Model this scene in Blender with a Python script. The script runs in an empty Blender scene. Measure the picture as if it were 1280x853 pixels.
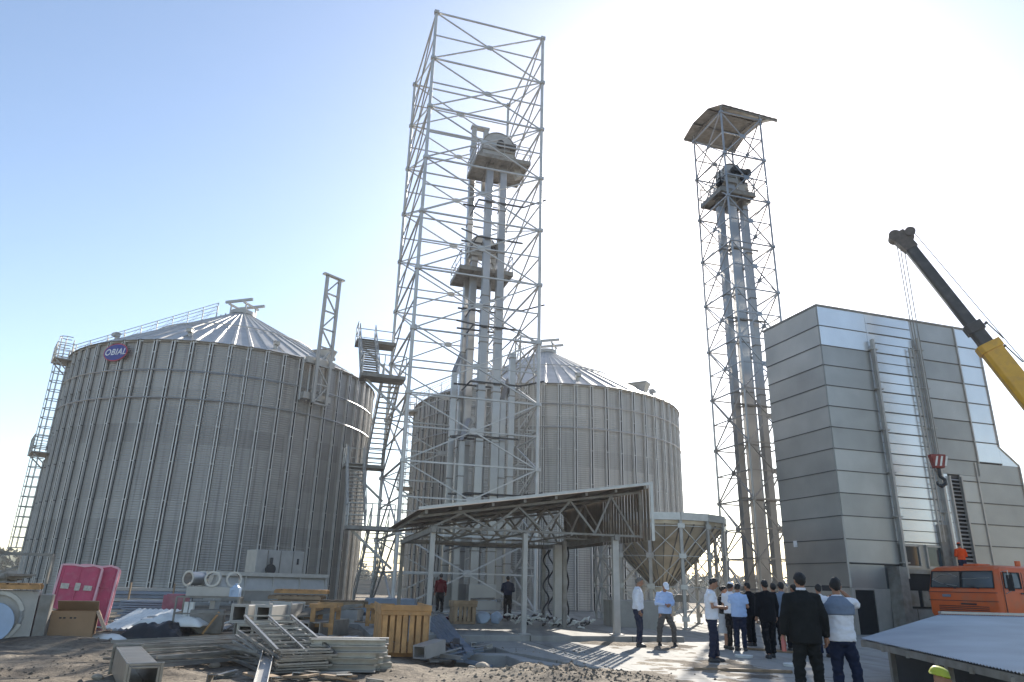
import bpy, bmesh, math, random
from math import sin, cos, pi, radians, atan2, hypot, sqrt, exp, floor
from mathutils import Vector, Matrix, noise
random.seed(7)
C = bpy.context.scene.collection
SC = bpy.context.scene

# ------------------------------------------------------------------ camera, sky, sun, exposure
FPX, TH, RO, CH = 882.0, radians(19.0), radians(1.5), 1.5
cam_d = bpy.data.cameras.new('camera'); cam = bpy.data.objects.new('camera', cam_d); C.objects.link(cam)
cam_d.sensor_width = 36; cam_d.lens = 36 * FPX / 1280; cam_d.clip_end = 6000; cam_d.clip_start = 0.1
cam.matrix_world = Matrix.Translation((0, 0, CH)) @ Matrix.Rotation(pi/2 + TH, 4, 'X') @ Matrix.Rotation(RO, 4, 'Z')
SC.camera = cam
SUN_AZ, SUN_EL = radians(18.1), radians(30.0)
world = bpy.data.worlds.new('World'); SC.world = world; world.use_nodes = True
wn = world.node_tree
sky = wn.nodes.new('ShaderNodeTexSky'); sky.sky_type = 'NISHITA'; sky.sun_disc = False
sky.sun_elevation = SUN_EL; sky.sun_rotation = SUN_AZ; sky.air_density = 1.0; sky.dust_density = 0.6; sky.ozone_density = 1.0
bg = wn.nodes['Background']; wn.links.new(sky.outputs[0], bg.inputs[0]); bg.inputs[1].default_value = 0.12
sun_d = bpy.data.lights.new('sun', 'SUN'); sun_d.energy = 5.0; sun_d.angle = radians(0.5); sun_d.color = (1, .94, .84)
sun = bpy.data.objects.new('sun', sun_d); C.objects.link(sun)
sun.rotation_euler = Vector((sin(SUN_AZ)*cos(SUN_EL), cos(SUN_AZ)*cos(SUN_EL), sin(SUN_EL))).to_track_quat('Z', 'Y').to_euler()
SC.view_settings.view_transform = 'Standard'; SC.view_settings.look = 'None'
SC.view_settings.exposure = 0.88; SC.view_settings.gamma = 1.0

def ray(px, py):
    x = px - 640; y = 426.5 - py; c, s = cos(RO), sin(RO)
    xu = x*c - y*s; yu = x*s + y*c
    return Vector((xu, FPX*cos(TH) - yu*sin(TH), FPX*sin(TH) + yu*cos(TH)))
def G(px, py, z=0):                       # place on a level surface
    r = ray(px, py); return Vector((0, 0, CH)) + r * ((z - CH) / r.z)
def A(px, py, Y):                         # place at a depth
    r = ray(px, py); return Vector((0, 0, CH)) + r * (Y / r.y)

# ------------------------------------------------------------------ mesh building
class MB:
    def __init__(s): s.v = []; s.f = []
    def add(s, vs, fs):
        o = len(s.v); s.v += [tuple(v) for v in vs]; s.f += [tuple(i + o for i in f) for f in fs]; return s
    def hexa(s, p):                        # 8 points, bottom 4 then top 4
        return s.add(p, [(3,2,1,0),(4,5,6,7),(0,1,5,4),(1,2,6,5),(2,3,7,6),(3,0,4,7)])
    def box(s, x, y, z, sx, sy, sz, rot=0, tilt=None):
        M = Matrix.Rotation(rot, 3, 'Z')
        if tilt: M = M @ Matrix.Rotation(tilt[1], 3, tilt[0])
        c = Vector((x, y, z))
        return s.hexa([c + M @ Vector((a*sx/2, b*sy/2, d*sz/2)) for d in (-1,1) for a, b in ((-1,-1),(1,-1),(1,1),(-1,1))])
    def bar(s, p, q, w, h=None, up=None):
        p = Vector(p); q = Vector(q); h = h or w; d = (q - p)
        if d.length < 1e-6: return s
        d.normalize(); u = Vector(up) if up else Vector((0,0,1))
        if abs(d.dot(u)) > .98: u = Vector((0,1,0))
        a = d.cross(u).normalized(); b = a.cross(d).normalized()
        return s.hexa([e + a*(i*w/2) + b*(j*h/2) for e in (p, q) for i, j in ((-1,-1),(1,-1),(1,1),(-1,1))])
    def tube(s, p, q, r, n=8, r2=None, caps=True):
        return s.path([p, q], [r, r if r2 is None else r2], n, caps)
    def path(s, pts, r, n=8, caps=True, squash=1.0):
        pts = [Vector(p) for p in pts]; m = len(pts)
        if not hasattr(r, '__len__'): r = [r]*m
        o = len(s.v); pa = None
        for i, p in enumerate(pts):
            d = (pts[min(i+1, m-1)] - pts[max(i-1, 0)]).normalized()
            if pa is None:
                u = Vector((0,0,1)) if abs(d.z) < .95 else Vector((0,1,0)); pa = d.cross(u).normalized()
            else:
                pa = (pa - d*pa.dot(d)).normalized()
            b = d.cross(pa)
            for k in range(n):
                t = 2*pi*k/n; s.v.append(tuple(p + pa*(cos(t)*r[i]) + b*(sin(t)*r[i]*squash)))
        for i in range(m-1):
            for k in range(n):
                k2 = (k+1) % n; s.f.append((o+i*n+k, o+i*n+k2, o+(i+1)*n+k2, o+(i+1)*n+k))
        if caps:
            s.f.append(tuple(o+k for k in range(n-1, -1, -1))); s.f.append(tuple(o+(m-1)*n+k for k in range(n)))
        return s
    def loft(s, secs, n=14):               # secs: (cx,cy,cz,rx,ry) horizontal ellipses
        o = len(s.v); m = len(secs)
        for (cx, cy, cz, rx, ry) in secs:
            for k in range(n):
                t = 2*pi*k/n; s.v.append((cx + rx*cos(t), cy + ry*sin(t), cz))
        for i in range(m-1):
            for k in range(n):
                k2 = (k+1) % n; s.f.append((o+i*n+k, o+i*n+k2, o+(i+1)*n+k2, o+(i+1)*n+k))
        s.f.append(tuple(o+k for k in range(n-1, -1, -1))); s.f.append(tuple(o+(m-1)*n+k for k in range(n)))
        return s
    def ball(s, c, rx, ry=None, rz=None, n=12, m=8):
        ry = ry or rx; rz = rz or rx; c = Vector(c); o = len(s.v)
        s.v.append((c.x, c.y, c.z - rz))
        for i in range(1, m):
            p = -pi/2 + pi*i/m
            for k in range(n):
                t = 2*pi*k/n; s.v.append((c.x + rx*cos(p)*cos(t), c.y + ry*cos(p)*sin(t), c.z + rz*sin(p)))
        s.v.append((c.x, c.y, c.z + rz)); e = len(s.v) - 1
        for k in range(n):
            k2 = (k+1) % n
            s.f.append((o, o+1+k2, o+1+k)); s.f.append((e, o+1+(m-2)*n+k, o+1+(m-2)*n+k2))
            for i in range(m-2):
                a = o+1+i*n; s.f.append((a+k, a+k2, a+n+k2, a+n+k))
        return s
    def lathe(s, prof, n=48, c=(0,0,0), a0=0, a1=2*pi):
        full = abs(a1-a0-2*pi) < 1e-6; o = len(s.v); m = len(prof); q = n if full else n+1
        for k in range(q):
            t = a0 + (a1-a0)*k/n
            for r, z in prof: s.v.append((c[0]+r*cos(t), c[1]+r*sin(t), c[2]+z))
        for k in range(n):
            k2 = (k+1) % q
            for i in range(m-1): s.f.append((o+k*m+i, o+k2*m+i, o+k2*m+i+1, o+k*m+i+1))
        return s
    def prism(s, poly, z0, z1):
        n = len(poly); o = len(s.v)
        for z in (z0, z1):
            for p in poly: s.v.append((p[0], p[1], z))
        s.f.append(tuple(o+k for k in range(n-1,-1,-1))); s.f.append(tuple(o+n+k for k in range(n)))
        for k in range(n):
            k2 = (k+1) % n; s.f.append((o+k, o+k2, o+n+k2, o+n+k))
        return s
    def ext(s, poly, vec):                 # any planar outline extruded along a vector
        n = len(poly); o = len(s.v); vec = Vector(vec)
        for p in poly: s.v.append(tuple(Vector(p)))
        for p in poly: s.v.append(tuple(Vector(p) + vec))
        s.f.append(tuple(o+k for k in range(n-1,-1,-1))); s.f.append(tuple(o+n+k for k in range(n)))
        for k in range(n):
            k2 = (k+1) % n; s.f.append((o+k, o+k2, o+n+k2, o+n+k))
        return s
    def xf(s, M):
        s.v = [tuple(M @ Vector(v)) for v in s.v]; return s
    def build(s, name, mat, parent=None, smooth=0, bevel=0, local=False):
        off = Vector((0,0,0))
        if parent is not None and not local:
            p = parent
            while p is not None: off += p.location; p = p.parent
        me = bpy.data.meshes.new(name)
        me.from_pydata([tuple(Vector(v) - off) for v in s.v], [], s.f); me.validate()
        bm = bmesh.new(); bm.from_mesh(me); bmesh.ops.recalc_face_normals(bm, faces=bm.faces); bm.to_mesh(me); bm.free()
        me.materials.append(mat)
        if smooth:
            for p in me.polygons: p.use_smooth = True
            me.set_sharp_from_angle(angle=radians(smooth))
        o = bpy.data.objects.new(name, me); C.objects.link(o); o.parent = parent
        if bevel:
            b = o.modifiers.new('bevel', 'BEVEL'); b.width = bevel; b.segments = 2; b.limit_method = 'ANGLE'
        return o

def thing(name, label, cat, loc=(0,0,0), rz=0, group=None):
    o = bpy.data.objects.new(name, None); C.objects.link(o); o.location = loc; o.rotation_euler = (0,0,rz)
    o.empty_display_size = .3
    o['label'] = label; o['category'] = cat
    if group: o['group'] = group
    return o
def tag(o, label, cat, group=None):
    o['label'] = label; o['category'] = cat
    if group: o['group'] = group
    return o
def struct(o): o['kind'] = 'structure'; return o
def copy_tree(root, loc=None, rz=None, label=None):
    r = root.copy(); C.objects.link(r)
    if loc is not None: r.location = loc
    if rz is not None: r.rotation_euler = (0,0,rz)
    if label: r['label'] = label
    for ch in list(root.children):
        c = ch.copy(); C.objects.link(c); c.parent = r
        for g in list(ch.children):
            d = g.copy(); C.objects.link(d); d.parent = c
    return r
def center_mesh(o):                        # put a single-mesh thing's origin at its base
    me = o.data; xs = [v.co for v in me.vertices]
    c = Vector((sum(v.x for v in xs)/len(xs), sum(v.y for v in xs)/len(xs), min(v.z for v in xs)))
    me.transform(Matrix.Translation(-c)); o.location = c; return o

# ------------------------------------------------------------------ materials
def mat(name, col, rough=.6, metal=0, var=.12, scale=6, bump=0, bscale=30, spec=.5, var2=0, scale2=.6, coord='Object', obj_var=0, dirt=None):
    m = bpy.data.materials.new(name); m.use_nodes = True; nt = m.node_tree; N = nt.nodes; L = nt.links
    b = N['Principled BSDF']; b.inputs['Roughness'].default_value = rough; b.inputs['Metallic'].default_value = metal
    b.inputs['Specular IOR Level'].default_value = spec
    tc = N.new('ShaderNodeTexCoord'); no = N.new('ShaderNodeTexNoise'); no.inputs['Scale'].default_value = scale; no.inputs['Detail'].default_value = 6
    L.new(tc.outputs[coord], no.inputs['Vector'])
    mr = N.new('ShaderNodeMapRange'); mr.inputs[1].default_value = .3; mr.inputs[2].default_value = .7
    mr.inputs[3].default_value = 1-var; mr.inputs[4].default_value = 1+var; L.new(no.outputs[0], mr.inputs[0])
    val = mr.outputs[0]
    def mul(a, bb):
        q = N.new('ShaderNodeMath'); q.operation = 'MULTIPLY'; L.new(a, q.inputs[0]); L.new(bb, q.inputs[1]); return q.outputs[0]
    if var2:
        n2 = N.new('ShaderNodeTexNoise'); n2.inputs['Scale'].default_value = scale2; n2.inputs['Detail'].default_value = 3; L.new(tc.outputs[coord], n2.inputs['Vector'])
        m2 = N.new('ShaderNodeMapRange'); m2.inputs[1].default_value = .3; m2.inputs[2].default_value = .7; m2.inputs[3].default_value = 1-var2; m2.inputs[4].default_value = 1+var2
        L.new(n2.outputs[0], m2.inputs[0]); val = mul(val, m2.outputs[0])
    if obj_var:
        oi = N.new('ShaderNodeObjectInfo'); m3 = N.new('ShaderNodeMapRange'); m3.inputs[3].default_value = 1-obj_var; m3.inputs[4].default_value = 1+obj_var
        L.new(oi.outputs['Random'], m3.inputs[0]); val = mul(val, m3.outputs[0])
    rgb = N.new('ShaderNodeRGB'); rgb.outputs[0].default_value = (*col, 1)
    sc = N.new('ShaderNodeVectorMath'); sc.operation = 'SCALE'; L.new(rgb.outputs[0], sc.inputs[0]); L.new(val, sc.inputs['Scale'])
    out = sc.outputs[0]
    if dirt:
        n4 = N.new('ShaderNodeTexNoise'); n4.inputs['Scale'].default_value = dirt[1]; n4.inputs['Detail'].default_value = 8; L.new(tc.outputs[coord], n4.inputs['Vector'])
        m4 = N.new('ShaderNodeMapRange'); m4.inputs[1].default_value = .5; m4.inputs[2].default_value = .72; m4.inputs[4].default_value = dirt[2]; L.new(n4.outputs[0], m4.inputs[0])
        mx = N.new('ShaderNodeMix'); mx.data_type = 'RGBA'; L.new(m4.outputs[0], mx.inputs[0]); L.new(out, mx.inputs[6]); mx.inputs[7].default_value = (*dirt[0], 1); out = mx.outputs[2]
    L.new(out, b.inputs['Base Color'])
    if bump:
        n5 = N.new('ShaderNodeTexNoise'); n5.inputs['Scale'].default_value = bscale; n5.inputs['Detail'].default_value = 8; L.new(tc.outputs[coord], n5.inputs['Vector'])
        bp = N.new('ShaderNodeBump'); bp.inputs['Strength'].default_value = bump; bp.inputs['Distance'].default_value = .02; L.new(n5.outputs[0], bp.inputs['Height']); L.new(bp.outputs[0], b.inputs['Normal'])
    return m

M = {}
M['galv'] = mat('galvanised_steel', (.41,.395,.37), .5, .5, .10, 3, .1, 60, obj_var=.06)
M['galv_tower'] = mat('tower_steel', (.50,.49,.47), .5, .45, .12, 1.5, obj_var=.08)
M['scrap'] = mat('scrap_galvanised', (.33,.325,.31), .36, .75, .22, 3, .15, 30, obj_var=.22, dirt=((.18,.14,.10), 2.5, .5))
M['galv_lite'] = mat('bright_galvanised', (.46,.455,.44), .40, .6, .10, 5, .05, 60)
M['galv_roof'] = mat('roof_sheet', (.46,.44,.405), .46, .4, .12, 1.2, .05, 20)
M['galv_dark'] = mat('weathered_steel', (.26,.245,.22), .6, .4, .2, 4, dirt=((.16,.11,.07), 3, .5))
M['trunk'] = mat('elevator_casing', (.37,.365,.36), .36, .7, .1, .8, .08, 12, obj_var=.12, var2=.12, scale2=.35)
M['dark'] = mat('dark_paint_and_shade', (.03,.03,.032), .55, 0, .2, 5)
M['opening'] = mat('dark_interior', (.012,.012,.013), .8)
M['rubber'] = mat('rubber', (.02,.02,.02), .8, 0, .2, 10)
M['wood'] = mat('pine_boards', (.50,.27,.105), .75, 0, .22, 5, .3, 40, obj_var=.08, dirt=((.20,.13,.07), 4, .5))
M['wood_old'] = mat('weathered_boards', (.30,.21,.13), .8, 0, .25, 5, .3, 40, obj_var=.1)
M['card'] = mat('cardboard', (.36,.22,.12), .85, 0, .08, 3, .1, 20)
M['card_in'] = mat('cardboard_flap', (.50,.36,.23), .85, 0, .08, 3)
M['pink'] = mat('pink_plastic', (.55,.07,.14), .5, 0, .12, 3, .1, 20, dirt=((.5,.3,.3), 5, .3))
M['pink_pale'] = mat('pale_pink_edge', (.75,.42,.45), .5, 0, .1, 4)
M['white'] = mat('white_sheet', (.72,.71,.66), .6, 0, .12, 4, .3, 12)
M['label'] = mat('paper_label', (.55,.5,.42), .7, 0, .2, 20)
M['orange'] = mat('orange_cab_paint', (.60,.11,.022), .42, 0, .08, 2, dirt=((.35,.14,.07), 2.5, .5))
M['yellow'] = mat('yellow_boom_paint', (.62,.33,.01), .4, 0, .08, 2, dirt=((.3,.17,.05), 3, .4))
M['black_steel'] = mat('black_boom_paint', (.022,.024,.028), .45, .1, .2, 3, dirt=((.08,.075,.07), 3, .5))
M['pink_faded'] = mat('faded_pink', (.36,.12,.15), .7, 0, .2, 6, .2, 20, dirt=((.3,.25,.22), 4, .6))
M['hookred'] = mat('hook_red', (.24,.035,.025), .5, 0, .15, 8)
M['glass'] = mat('cab_glass', (.05,.065,.075), .08, 0, .1, 2, spec=.8)
M['concrete'] = mat('concrete_slab', (.33,.315,.285), .85, 0, .10, 3, .35, 25, var2=.10, scale2=.35, coord='Object', dirt=((.24,.20,.15), .7, .5))
M['concrete_d'] = mat('concrete_foundation', (.27,.265,.25), .88, 0, .15, 2, .4, 18, var2=.1, scale2=.6)
M['blue_sheet'] = mat('blue_grey_sheet', (.20,.24,.30), .45, .3, .12, 3, obj_var=.1)
M['paleblue'] = mat('pale_blue_plastic', (.42,.52,.66), .5, 0, .1, 3)
M['skin'] = mat('skin', (.36,.19,.12), .55, 0, .05, 6, spec=.35)
M['hair'] = mat('black_hair', (.012,.010,.009), .6, 0, .3, 60, .5, 120)
M['hair_g'] = mat('short_grey_hair', (.16,.14,.12), .7, 0, .3, 60, .5, 120)
def cloth(name, c, r=.85): return mat(name, c, r, 0, .06, 8, .25, 18, spec=.2)
M['c_white'] = cloth('white_cotton', (.74,.75,.80)); M['c_lblue'] = cloth('light_blue_cotton', (.42,.55,.80))
M['c_navy'] = cloth('navy_cloth', (.018,.024,.05)); M['c_black'] = cloth('black_cloth', (.010,.010,.012))
M['c_grey'] = cloth('grey_trousers', (.10,.095,.09)); M['c_suit'] = cloth('charcoal_suit', (.017,.018,.018))
M['c_steel'] = cloth('grey_blue_cloth', (.17,.21,.28)); M['c_pale'] = cloth('pale_grey_skirt', (.48,.49,.51))
M['c_red'] = cloth('red_shirt', (.11,.008,.012)); M['c_orange'] = cloth('orange_vest', (.75,.09,.02)); M['c_cream'] = cloth('cream_cloth', (.40,.33,.27))
M['hat_y'] = mat('yellow_helmet', (.42,.44,.03), .5); M['hat_o'] = mat('orange_helmet', (.8,.10,.02), .35)
M['sign_blue'] = mat('sign_blue', (.03,.04,.26), .4); M['sign_red'] = mat('sign_red', (.45,.03,.06), .4); M['sign_white'] = mat('sign_white', (.8,.8,.8), .4)
M['coil'] = mat('black_cable', (.02,.02,.022), .5)
M['reflector'] = mat('bright_reflector', (.85,.85,.85), .15, .9)

# silo wall: corrugated sheets whose tone shifts a little from sheet to sheet
def silo_wall_mat(name, base, low):
    m = bpy.data.materials.new(name); m.use_nodes = True; nt = m.node_tree; N = nt.nodes; L = nt.links; b = N['Principled BSDF']
    tc = N.new('ShaderNodeTexCoord'); sp = N.new('ShaderNodeSeparateXYZ'); L.new(tc.outputs['Object'], sp.inputs[0])
    def mth(op, a, bb=None):
        q = N.new('ShaderNodeMath'); q.operation = op
        for i, v in enumerate((a, bb)):
            if v is None: continue
            if isinstance(v, (int, float)): q.inputs[i].default_value = v
            else: L.new(v, q.inputs[i])
        return q.outputs[0]
    at = mth('ARCTAN2', sp.outputs[1], sp.outputs[0])
    row = mth('FLOOR', mth('DIVIDE', sp.outputs[2], 1.12))
    sh = mth('MULTIPLY', mth('MODULO', row, 2.0), .5)
    col = mth('FLOOR', mth('ADD', mth('MULTIPLY', at, 30/(2*pi)), sh))
    cx = N.new('ShaderNodeCombineXYZ'); L.new(col, cx.inputs[0]); L.new(row, cx.inputs[1])
    w1 = N.new('ShaderNodeTexWhiteNoise'); L.new(cx.outputs[0], w1.inputs[0])
    cy = N.new('ShaderNodeCombineXYZ'); L.new(row, cy.inputs[1]); w2 = N.new('ShaderNodeTexWhiteNoise'); L.new(cy.outputs[0], w2.inputs[0])
    v = mth('ADD', mth('MULTIPLY', w1.outputs[0], .20), mth('MULTIPLY', w2.outputs[0], .24)); v = mth('ADD', v, .78)
    no = N.new('ShaderNodeTexNoise'); no.inputs['Scale'].default_value = .7; no.inputs['Detail'].default_value = 8
    mp = N.new('ShaderNodeMapping'); mp.inputs['Scale'].default_value = (1,1,.25); L.new(tc.outputs['Object'], mp.inputs[0]); L.new(mp.outputs[0], no.inputs[0])
    v = mth('MULTIPLY', v, mth('ADD', mth('MULTIPLY', no.outputs[0], .30), .85))
    rg = N.new('ShaderNodeRGB'); rg.outputs[0].default_value = (*base, 1)
    s = N.new('ShaderNodeVectorMath'); s.operation = 'SCALE'; L.new(rg.outputs[0], s.inputs[0]); L.new(v, s.inputs['Scale']); L.new(s.outputs[0], b.inputs['Base Color'])
    b.inputs['Metallic'].default_value = .45; b.inputs['Roughness'].default_value = .5
    m3 = N.new('ShaderNodeMapping'); m3.inputs['Scale'].default_value = (5,5,.14); L.new(tc.outputs['Object'], m3.inputs[0]); n3 = N.new('ShaderNodeTexNoise'); n3.inputs['Scale'].default_value = 1.2; n3.inputs['Detail'].default_value = 5; L.new(m3.outputs[0], n3.inputs[0])
    st = N.new('ShaderNodeMapRange'); st.inputs[1].default_value = .52; st.inputs[2].default_value = .70; st.inputs[3].default_value = 1; st.inputs[4].default_value = .72; L.new(n3.outputs[0], st.inputs[0])
    s9 = N.new('ShaderNodeVectorMath'); s9.operation = 'SCALE'; L.new(s.outputs[0], s9.inputs[0]); L.new(st.outputs[0], s9.inputs['Scale']); L.new(s9.outputs[0], b.inputs['Base Color'])
    rr = mth('ADD', mth('MULTIPLY', w1.outputs[0], .12), .42); L.new(rr, b.inputs['Roughness'])
    wv = mth('SINE', mth('MULTIPLY', sp.outputs[2], 2*pi/.14))
    bp = N.new('ShaderNodeBump'); bp.inputs['Strength'].default_value = .5; bp.inputs['Distance'].default_value = .015; L.new(wv, bp.inputs['Height']); L.new(bp.outputs[0], b.inputs['Normal'])
    return m
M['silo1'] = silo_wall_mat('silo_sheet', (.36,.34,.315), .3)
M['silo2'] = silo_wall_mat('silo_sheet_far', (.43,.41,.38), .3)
M['rib'] = mat('stiffener_steel', (.60,.58,.55), .5, .4, .1, 2)

# dirt
def dirt_mat():
    m = bpy.data.materials.new('dirt'); m.use_nodes = True; nt = m.node_tree; N = nt.nodes; L = nt.links; b = N['Principled BSDF']; b.inputs['Roughness'].default_value = .95
    b.inputs['Specular IOR Level'].default_value = .2
    tc = N.new('ShaderNodeTexCoord')
    n1 = N.new('ShaderNodeTexNoise'); n1.inputs['Scale'].default_value = .35; n1.inputs['Detail'].default_value = 9; n1.inputs['Roughness'].default_value = .62; L.new(tc.outputs['Object'], n1.inputs[0])
    cr = N.new('ShaderNodeValToRGB'); e = cr.color_ramp.elements; e[0].position = .34; e[0].color = (.12,.10,.08,1); e[1].position = .66; e[1].color = (.34,.285,.215,1)
    q = cr.color_ramp.elements.new(.5); q.color = (.235,.195,.15,1); L.new(n1.outputs[0], cr.inputs[0])
    n2 = N.new('ShaderNodeTexNoise'); n2.inputs['Scale'].default_value = 9; n2.inputs['Detail'].default_value = 8; L.new(tc.outputs['Object'], n2.inputs[0])
    mr = N.new('ShaderNodeMapRange'); mr.inputs[1].default_value = .3; mr.inputs[2].default_value = .7; mr.inputs[3].default_value = .72; mr.inputs[4].default_value = 1.25; L.new(n2.outputs[0], mr.inputs[0])
    s = N.new('ShaderNodeVectorMath'); s.operation = 'SCALE'; L.new(cr.outputs[0], s.inputs[0]); L.new(mr.outputs[0], s.inputs['Scale']); L.new(s.outputs[0], b.inputs['Base Color'])
    # dark trodden soil at the left, a paler strip nearer the slab
    sp = N.new('ShaderNodeSeparateXYZ'); L.new(tc.outputs['Object'], sp.inputs[0])
    na = N.new('ShaderNodeTexNoise'); na.inputs['Scale'].default_value = .9; na.inputs['Detail'].default_value = 6; L.new(tc.outputs['Object'], na.inputs[0])
    ma = N.new('ShaderNodeMath'); ma.operation = 'MULTIPLY_ADD'; L.new(na.outputs[0], ma.inputs[0]); ma.inputs[1].default_value = 5; L.new(sp.outputs[0], ma.inputs[2])
    mb = N.new('ShaderNodeMapRange'); mb.inputs[1].default_value = -3.4; mb.inputs[2].default_value = -2.2; mb.inputs[3].default_value = .72; mb.inputs[4].default_value = 1.0; L.new(ma.outputs[0], mb.inputs[0])
    mc = N.new('ShaderNodeMapping'); mc.inputs['Rotation'].default_value = (0,0,.52); mc.inputs['Scale'].default_value = (.12,2.2,1); L.new(tc.outputs['Object'], mc.inputs[0])
    nb = N.new('ShaderNodeTexNoise'); nb.inputs['Scale'].default_value = 1; nb.inputs['Detail'].default_value = 4; L.new(mc.outputs[0], nb.inputs[0])
    md = N.new('ShaderNodeMapRange'); md.inputs[1].default_value = .50; md.inputs[2].default_value = .62; md.inputs[3].default_value = 0; md.inputs[4].default_value = .45; L.new(nb.outputs[0], md.inputs[0])
    me_ = N.new('ShaderNodeMath'); me_.operation = 'ADD'; me_.use_clamp = True; L.new(mb.outputs[0], me_.inputs[0]); L.new(md.outputs[0], me_.inputs[1])
    s2 = N.new('ShaderNodeVectorMath'); s2.operation = 'SCALE'; L.new(s.outputs[0], s2.inputs[0]); L.new(me_.outputs[0], s2.inputs['Scale']); L.new(s2.outputs[0], b.inputs['Base Color'])
    n3 = N.new('ShaderNodeTexNoise'); n3.inputs['Scale'].default_value = 5; n3.inputs['Detail'].default_value = 12; n3.inputs['Roughness'].default_value = .7; L.new(tc.outputs['Object'], n3.inputs[0])
    bp = N.new('ShaderNodeBump'); bp.inputs['Strength'].default_value = .9; bp.inputs['Distance'].default_value = .08; L.new(n3.outputs[0], bp.inputs['Height']); L.new(bp.outputs[0], b.inputs['Normal'])
    return m
M['dirt'] = dirt_mat()

# pour joints and tyre marks in the yard slab
def slab_extra(m):
    nt = m.node_tree; N = nt.nodes; L = nt.links; b = N['Principled BSDF']; src = b.inputs['Base Color'].links[0].from_socket; tc = N.new('ShaderNodeTexCoord')
    mp = N.new('ShaderNodeMapping'); mp.inputs['Rotation'].default_value = (0,0,-.26); L.new(tc.outputs['Object'], mp.inputs[0])
    br = N.new('ShaderNodeTexBrick'); br.offset = .0; br.inputs['Scale'].default_value = 1; br.inputs['Brick Width'].default_value = 3.1; br.inputs['Row Height'].default_value = 3.1; br.inputs['Mortar Size'].default_value = .022; br.inputs['Mortar Smooth'].default_value = .3
    br.inputs['Color1'].default_value = (1,1,1,1); br.inputs['Color2'].default_value = (.88,.88,.88,1); br.inputs['Mortar'].default_value = (.38,.36,.33,1); L.new(mp.outputs[0], br.inputs[0])
    mx = N.new('ShaderNodeMix'); mx.data_type = 'RGBA'; mx.blend_type = 'MULTIPLY'; mx.inputs[0].default_value = 1; L.new(src, mx.inputs[6]); L.new(br.outputs[0], mx.inputs[7])
    m2 = N.new('ShaderNodeMapping'); m2.inputs['Rotation'].default_value = (0,0,.5); m2.inputs['Scale'].default_value = (2.4,.10,1); L.new(tc.outputs['Object'], m2.inputs[0])
    no = N.new('ShaderNodeTexNoise'); no.inputs['Scale'].default_value = 1; no.inputs['Detail'].default_value = 7; L.new(m2.outputs[0], no.inputs[0])
    mr = N.new('ShaderNodeMapRange'); mr.inputs[1].default_value = .5; mr.inputs[2].default_value = .66; mr.inputs[3].default_value = 1; mr.inputs[4].default_value = .74; L.new(no.outputs[0], mr.inputs[0])
    s = N.new('ShaderNodeVectorMath'); s.operation = 'SCALE'; L.new(mx.outputs[2], s.inputs[0]); L.new(mr.outputs[0], s.inputs['Scale']); L.new(s.outputs[0], b.inputs['Base Color'])
slab_extra(M['concrete'])
# ------------------------------------------------------------------ ground
def hz(x, y):
    """height of the bare earth: ruts, the dip beside the slab and the mound at its corner"""
    h = .05*noise.noise((x*.35, y*.35, 0)) + .04*noise.noise((x*1.3, y*1.3, 3)) + .02*noise.noise((x*4, y*4, 7)) + .010*noise.noise((x*11, y*11, 9))
    u = x*.5 + y*.87
    if x < 2: h += .045*sin(u*3.3 + .6*sin(x*.5)) * exp(-((y-13)/4.5)**2) * (1/(1+exp((x+4.5)*1.3)))
    h += .16*exp(-((y-16.4-.10*(x+10))/1.0)**2) / (1+exp((x+7.2)*1.6))
    dip = 1/(1+exp(-(x+1.7)*3.5)) * 1/(1+exp((x-1.6)*3)) * 1/(1+exp(-(y-14.8)*1.6)) * 1/(1+exp((y-21.5)*3))
    h -= .30*dip
    d = hypot((x-.75)/1.1, (y-13.5)/1.0)
    h += .17*exp(-d*d) * (1+.6*noise.noise((x*3, y*3, 1)) + .45*noise.noise((x*8, y*8, 5)))
    d = hypot((x+1.2)/1.6, (y-14.2)/.7)
    h += .10*exp(-d*d) * (1+.7*noise.noise((x*4, y*4, 2)))
    return h
def soil_grid(name, x0, x1, y0, y1, st):
    nx = int((x1-x0)/st)+1; ny = int((y1-y0)/st)+1; b = MB()
    for j in range(ny):
        for i in range(nx):
            x = x0+i*st; y = y0+j*st
            e = min(x-x0, x1-x, y-y0, y1-y); k = min(1, e/1.5)
            b.v.append((x, y, -.10 + k*(.10 + hz(x, y))))
    for j in range(ny-1):
        for i in range(nx-1):
            a = j*nx+i; b.f.append((a, a+1, a+nx+1, a+nx))
    return struct(b.build(name, M['dirt'], smooth=60))
b = MB(); b.add([(-3500,-300,-.06),(3500,-300,-.06),(3500,5500,-.06),(-3500,5500,-.06)], [(0,1,2,3)])
# the open plain is cut out where the foundations and the near earth lie below it
b.v = []; b.f = []
X0,X1,Y0,Y1 = -20,6,6,26
for (a,c_,d,e) in ((-3500,X0,-300,5500),(X1,3500,-300,5500),(X0,X1,-300,Y0),(X0,X1,Y1,5500)):
    b.add([(a,d,-.06),(c_,d,-.06),(c_,e,-.06),(a,e,-.06)], [(0,1,2,3)])
struct(b.build('ground', M['dirt']))
soil_grid('earth', -20.5, 6.5, 5.5, 26.5, .09)

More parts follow.
